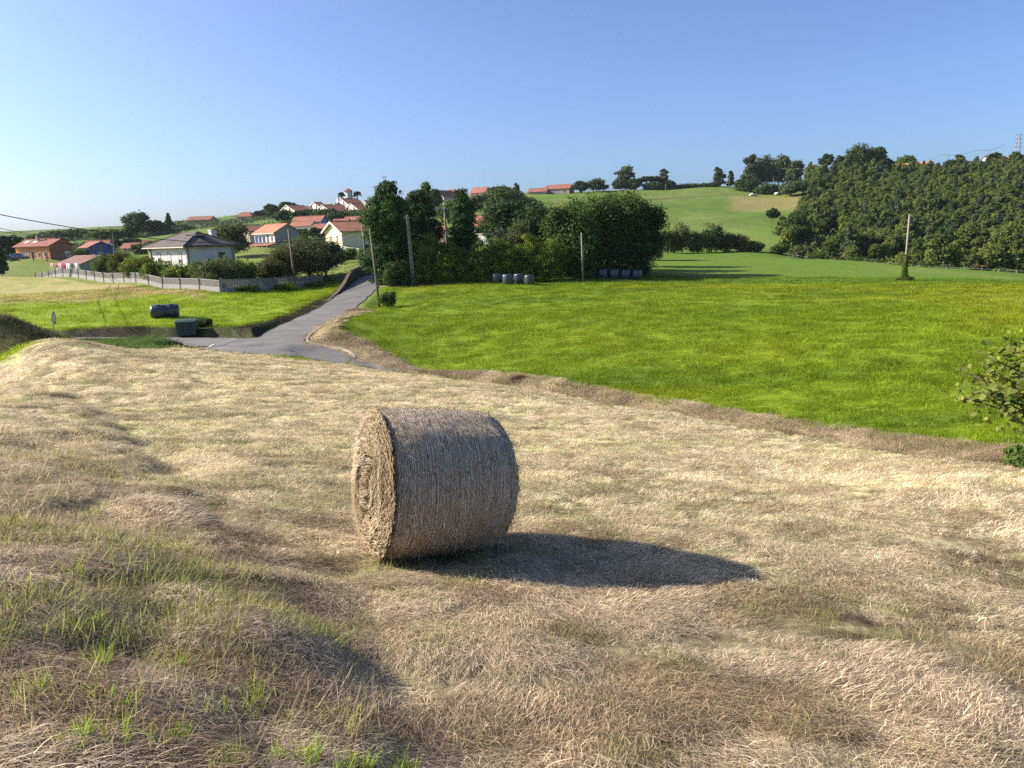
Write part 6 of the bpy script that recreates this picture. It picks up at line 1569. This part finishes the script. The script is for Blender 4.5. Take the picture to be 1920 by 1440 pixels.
def swing():
    g = on_ground(457, 128); root = empty('swing_frame', g, -.2, 'dark swing frame on the green lawn behind the white house', 'swing')
    for x in (-.8, .8):
        for s in (-1, 1): m = MB(); m.tube([(x, s * .6, -.1), (x, 0, 1.7)], .05, 6); m.build('leg', M['dark'], root)
    m = MB(); m.tube([(-1.0, 0, 1.72), (1.0, 0, 1.72)], .05, 6); m.build('crossbar', M['dark'], root)
    for x in (-.3, .3): m = MB(); m.tube([(x, 0, 1.7), (x, 0, .5)], .015, 4); m.build('rope', M['dark'], root)
    m = MB(); m.box(-.34, .34, -.12, .12, .44, .49); m.build('seat', M['darkwood'], root)
swing()
def car(px, r, yaw, paint, label, scl=1.0):
    g = on_ground(px, r); root = empty('parked_car', g, yaw, label, 'car'); root.scale = (scl,) * 3
    side = [(-2.05, .35), (-2.1, .75), (-1.95, .92), (-1.2, 1.0), (-.75, 1.42), (.75, 1.45), (1.35, 1.02), (1.95, .88), (2.1, .6), (2.05, .32)]
    V = [(x, y * (.86 if z > 1.1 else 1) , z) for y in (-.85, .85) for x, z in side]; n = len(side)
    F = [tuple(range(n)), tuple(range(2 * n - 1, n - 1, -1))] + [(i, (i + 1) % n + 0, (i + 1) % n + n, i + n)[::-1] for i in range(n)]
    ob = mesh_obj('body', V, F, plain('car_paint_%d' % px, paint, .3, .6, .03, 2, 0), root); bv = ob.modifiers.new('bevel', 'BEVEL'); bv.width = .06; bv.segments = 2
    m = MB(); m.add([(-1.1, -.872, 1.04), (1.22, -.872, 1.06), (.72, -.80, 1.36), (-.72, -.80, 1.35)], [(0, 1, 2, 3)]); m.add([(-1.1, .872, 1.04), (1.22, .872, 1.06), (.72, .80, 1.36), (-.72, .80, 1.35)], [(3, 2, 1, 0)]); m.build('side_window', M['glass'], root)
    m = MB(); m.add([(1.36, -.7, 1.05), (1.36, .7, 1.05), (.82, .62, 1.42), (.82, -.62, 1.42)], [(0, 1, 2, 3)]); m.build('windscreen', M['glass'], root)
    for x in (-1.3, 1.3):
        for y in (-.86, .86):
            m = MB(); m.tube([(x, y - .1, .32), (x, y + .1, .32)], .32, 16); w = m.build('wheel', M['rubber'], root); m = MB(); m.tube([(x, y - .108, .32), (x, y + .108, .32)], .18, 12); m.build('rim', M['metal'], w)
car(14, 192, .15, (.02, .028, .05), 'dark blue car parked left of the orange house'); car(33, 196, .3, (.25, .27, .30), 'grey car parked between the dark blue car and the orange house')
car(1409, 428, .2, (.7, .68, .64), 'white car parked on the hill at the top of the straw coloured field'); car(1452, 432, .9, (.65, .65, .62), 'second white car on the hill, beside the dark scrub')

# ------------------------------------------------------------------ kerb, markings, root clump, sapling
def kerb():
    pts = [at(x, y, r) for x, y, r in [(640, 594, 66), (604, 611, 60), (582, 626, 56), (570, 640, 53), (584, 658, 50.5), (612, 672, 48.8), (650, 686, 47)]]
    L = smooth_line([tuple(p) for p in pts], 8); P = L[:, :2].copy()
    for _ in range(25):
        d0 = road_field(P[:, 0], P[:, 1])[0]; gx = (road_field(P[:, 0] + .05, P[:, 1])[0] - d0) / .05; gy = (road_field(P[:, 0], P[:, 1] + .05)[0] - d0) / .05
        g2 = gx ** 2 + gy ** 2 + .05; P[:, 0] -= (d0 - .1) * gx / g2 * .5; P[:, 1] -= (d0 - .1) * gy / g2 * .5
    for _ in range(6): P[1:-1] = (P[:-2] + P[1:-1] * 2 + P[2:]) / 4
    T = np.gradient(P, axis=0); T /= np.linalg.norm(T, axis=1)[:, None]; N = np.stack([-T[:, 1], T[:, 0]], -1); z = road_field(P[:, 0], P[:, 1])[1]
    mb = MB()
    for i in range(len(P) - 1):
        q = []
        for j in (i, i + 1):
            for s in (-.07, .07):
                x, y = P[j] + N[j] * s; q += [(x, y, z[j] - .1), (x, y, z[j] + .10)]
        mb.add(q, [(0, 4, 5, 1), (2, 3, 7, 6), (1, 5, 7, 3)])
    tag(mb.build('kerb', M['stone']), kind='structure')
kerb()
def marking(name, pts, w):
    L = [at(*p) for p in pts]; mb = MB()
    for a, b in zip(L[:-1], L[1:]):
        d = (b - a); d.z = 0; d.normalize(); n = Vector((-d.y, d.x, 0)) * w
        q = []
        for p in (a, b):
            for s in (-1, 1): x, y = p.x + n.x * s, p.y + n.y * s; q.append((x, y, float(road_field(np.array([x]), np.array([y]))[1][0]) + .082))
        mb.add(q, [(0, 2, 3, 1)])
    tag(mb.build(name, M['white']), kind='structure')
marking('stop_line', [(343, 642, 56.5), (354, 648, 54.3)], .06)
marking('edge_line', [(392, 650, 53), (402, 645, 54.8)], .05)
def root_clump():
    g = on_ground(967, float(offset_r(967, 6.9))); root = empty('dead_grass_clump', g, 0, 'reddish brown clump of uprooted grass with a dark hollow on the bank', 'grass clump')
    rg = np.random.default_rng(3); n = 2600
    d = rg.normal(0, 1, (n, 3)); d /= np.linalg.norm(d, axis=1)[:, None]; d[:, 2] = np.abs(d[:, 2])
    P = d * np.array([.62, .45, .38]) * rg.uniform(.7, 1.05, n)[:, None]; P[:, 2] -= .1
    k = ~((np.abs(P[:, 0] - .02) < .3) & (P[:, 1] < -.05) & (P[:, 2] > .05) & (P[:, 2] < .32)); P = P[k]; n = len(P)
    V, F = strands(n, P, rg.uniform(0, 6.28, n), rg.uniform(.1, .3, n), rg.uniform(.008, .016, n), rg.normal(0, .06, n), rg.normal(0, 1, n), 3, rg, flat=False)
    mesh_obj('roots', V, F, leaf_mat('dead_roots', (.07, .04, .025), (.34, .21, .13), trans=.1), root, attrs={'v': strand_attr(np.clip(rg.normal(.5, .25, n), 0, 1), 3)})
    ns = 12; V = []; 
    for i in range(6):
        for q in range(ns): a = 2 * math.pi * q / ns; e = i / 5 * 1.5; V.append((.5 * math.cos(e) * math.cos(a), .34 * math.cos(e) * math.sin(a), -.1 + .32 * math.sin(e)))
    mesh_obj('soil', V, [(i * ns + q, i * ns + (q + 1) % ns, (i + 1) * ns + (q + 1) % ns, (i + 1) * ns + q) for i in range(5) for q in range(ns)], plain('dark_soil', (.06, .04, .025), .95, .05, .3, 6, .6), root, True)
root_clump()
def sapling():
    """the leafy tree that reaches into the photo from the right"""
    r = 7.2; g = on_ground(2085, r); root = empty('fig_tree', g, 0, 'leafy branches with broad green and yellow leaves reaching in from the right edge', 'tree')
    rg = np.random.default_rng(12); m = MB(); tips = []
    top = at(2060, 640, 7.2) - g; mid = at(2075, 820, 7.1) - g
    m.tube([(0, 0, -.3), mid * .5, mid, top], .06, 8, r2=.02); m.build('trunk', M['bark'], root, True)
    br = [((1795, 742), 7.0, 800), ((1815, 700), 7.3, 790), ((1850, 668), 7.0, 760), ((1885, 650), 7.3, 730), ((1880, 772), 6.8, 850), ((1925, 645), 6.9, 720), ((1840, 735), 6.8, 800), ((1900, 700), 7.5, 780), ((1930, 760), 7.2, 850), ((1960, 640), 7.3, 720), ((1862, 700), 7.1, 800), ((1905, 730), 6.9, 820), ((1990, 800), 7.0, 900), ((1950, 700), 7.0, 780)]
    br += [((4124 - x + 10 * (i % 3), y - 20 + 15 * (i % 4)), 7.15 + (7.15 - rr) * 1.4, y0) for i, ((x, y), rr, y0) in enumerate(br)]
    br += [((2010 + 22 * k, 610 + 14 * (k % 3)), 6.5 + .26 * k, 700) for k in range(6)]
    P, N, S = [], [], []
    for (x, y), rr, y0 in br:
        a = at(2062, y0 - 25, 7.15) - g; b = at(x, y, rr) - g; c = (a + b) / 2 + Vector((0, 0, -.10 + rg.normal(0, .04)))
        pts = [a, a.lerp(c, .6), c, c.lerp(b, .6), b]
        mb = MB(); mb.tube(pts, .014, 6, r2=.004); mb.build('branch', M['bark'], root, True)
        Lp = [Vector(p) for p in pts]
        for k in range(115):
            t = rg.uniform(.25, 1.0) * 4; i = min(3, int(t)); p = Lp[i].lerp(Lp[i + 1], t - i); o = rg.normal(0, .07, 3)
            P.append((p.x + o[0], p.y + o[1], p.z + o[2] * .9 + .015)); N.append((rg.normal(-.35, .5), rg.normal(-.2, .5), .7)); S.append(rg.uniform(.035, .07))
    n = len(P); P = np.array(P); N = np.array(N); S = np.array(S)
    # broad leaves: six-sided, folded along the midrib
    N /= np.linalg.norm(N, axis=1)[:, None]; A = rg.normal(0, 1, (n, 3)); T = A - N * (A * N).sum(1)[:, None]; T /= np.linalg.norm(T, axis=1)[:, None]; B = np.cross(N, T)
    out = [(-.5, 0, 0), (-.28, .34, .10), (.08, .42, .12), (.5, 0, -.04), (.08, -.42, .12), (-.28, -.34, .10)]
    V = np.stack([P + (T * a + B * b + N * c) * S[:, None] for a, b, c in out], 1).reshape(-1, 3)
    q = np.arange(n)[:, None] * 6; F = np.concatenate([q + [0, 3, 2, 1], q + [0, 5, 4, 3]], 0)
    mesh_obj('leaves', V, F, LM['fig'], root, attrs={'v': np.repeat(np.clip(rg.normal(.5, .25, n), 0, 1), 6)})
sapling()
T('shrub', 1985, 15.0, 130, 56, 'bush', 'mid', 'green shrub at the lower right edge, beside the lane', 500, 5200, .045, cat='shrub')
T('weed_clump', 1699, 92, 34, 9, 'bush', 'rust', 'brownish weeds round the foot of the ivy covered pole', 501, 1200, .12, cat='weeds')
T('weed_clump', 455, 86, 60, 12, 'bush', 'mid', 'tall green weeds at the foot of the shaded fence, near its corner', 502, 3000, .12, cat='weeds')
T('weed_clump', 520, 92, 70, 12, 'bush', 'hedge', 'green weeds along the middle of the shaded fence', 503, 3000, .12, cat='weeds')
T('weed_clump', 580, 97, 50, 10, 'bush', 'hedge', 'green weeds at the road end of the shaded fence', 504, 2200, .12, cat='weeds')
T('weed_clump', 365, 62.5, 44, 17, 'bush', 'mid', 'leafy weeds on the bank just right of the green container', 505, 2600, .09, cat='weeds')

for i, (px, r, w, h, m_, lb) in enumerate([(628, 215, 26, 22, 'holm', 'round dark tree between the bluish end wall and the cream house'), (600, 225, 34, 20, 'dark', 'dark shrubbery in front of the white walled wing'), (572, 232, 26, 18, 'mid', 'green garden tree behind the grey gabled house'),
      (640, 300, 40, 20, 'dark', 'dark tree belt above the ridge of the cream house'), (606, 310, 36, 18, 'holm', 'tree belt above the long red roofed house'), (570, 320, 34, 18, 'dark', 'bushy trees left of the long red roofed house'), (676, 300, 30, 20, 'holm', 'trees above the dark red roofed house'), (548, 260, 34, 20, 'mid', 'green bush left of the white walled wing'),
      (60, 300, 70, 18, 'dark', 'dark hedge line behind the orange house'), (120, 345, 80, 18, 'dark', 'belt of dark scrub above the roof of the orange house'), (210, 330, 70, 16, 'holm', 'scrub belt above the blue house'), (250, 290, 40, 14, 'dark', 'bushes above the low red roofs'), (310, 270, 60, 14, 'holm', 'scrub on the slope behind the white house roof')]):
    T('village_tree' if w < 35 else 'village_bush', px, r, w, h, 'dome' if w < 35 else 'bush', m_, lb, 540 + i, 2600, r * .0019, None, 'tree' if w < 35 else 'bush')
# ------------------------------------------------------------------ thin summer haze over the whole valley
def haze():
    mb = MB(); mb.box(-1400, 1400, -900, 1700, -110, 75)
    t = NT('haze_air'); v = t.n('ShaderNodeVolumePrincipled'); v.inputs['Color'].default_value = (.86, .92, 1.0, 1); v.inputs['Density'].default_value = HAZE; v.inputs['Anisotropy'].default_value = .35
    t.l(v.outputs[0], t.out.inputs['Volume'])
    tag(mb.build('haze', t.m), 'thin pale haze in the air over the valley', 'haze', kind='stuff')
HAZE = .00006
haze()
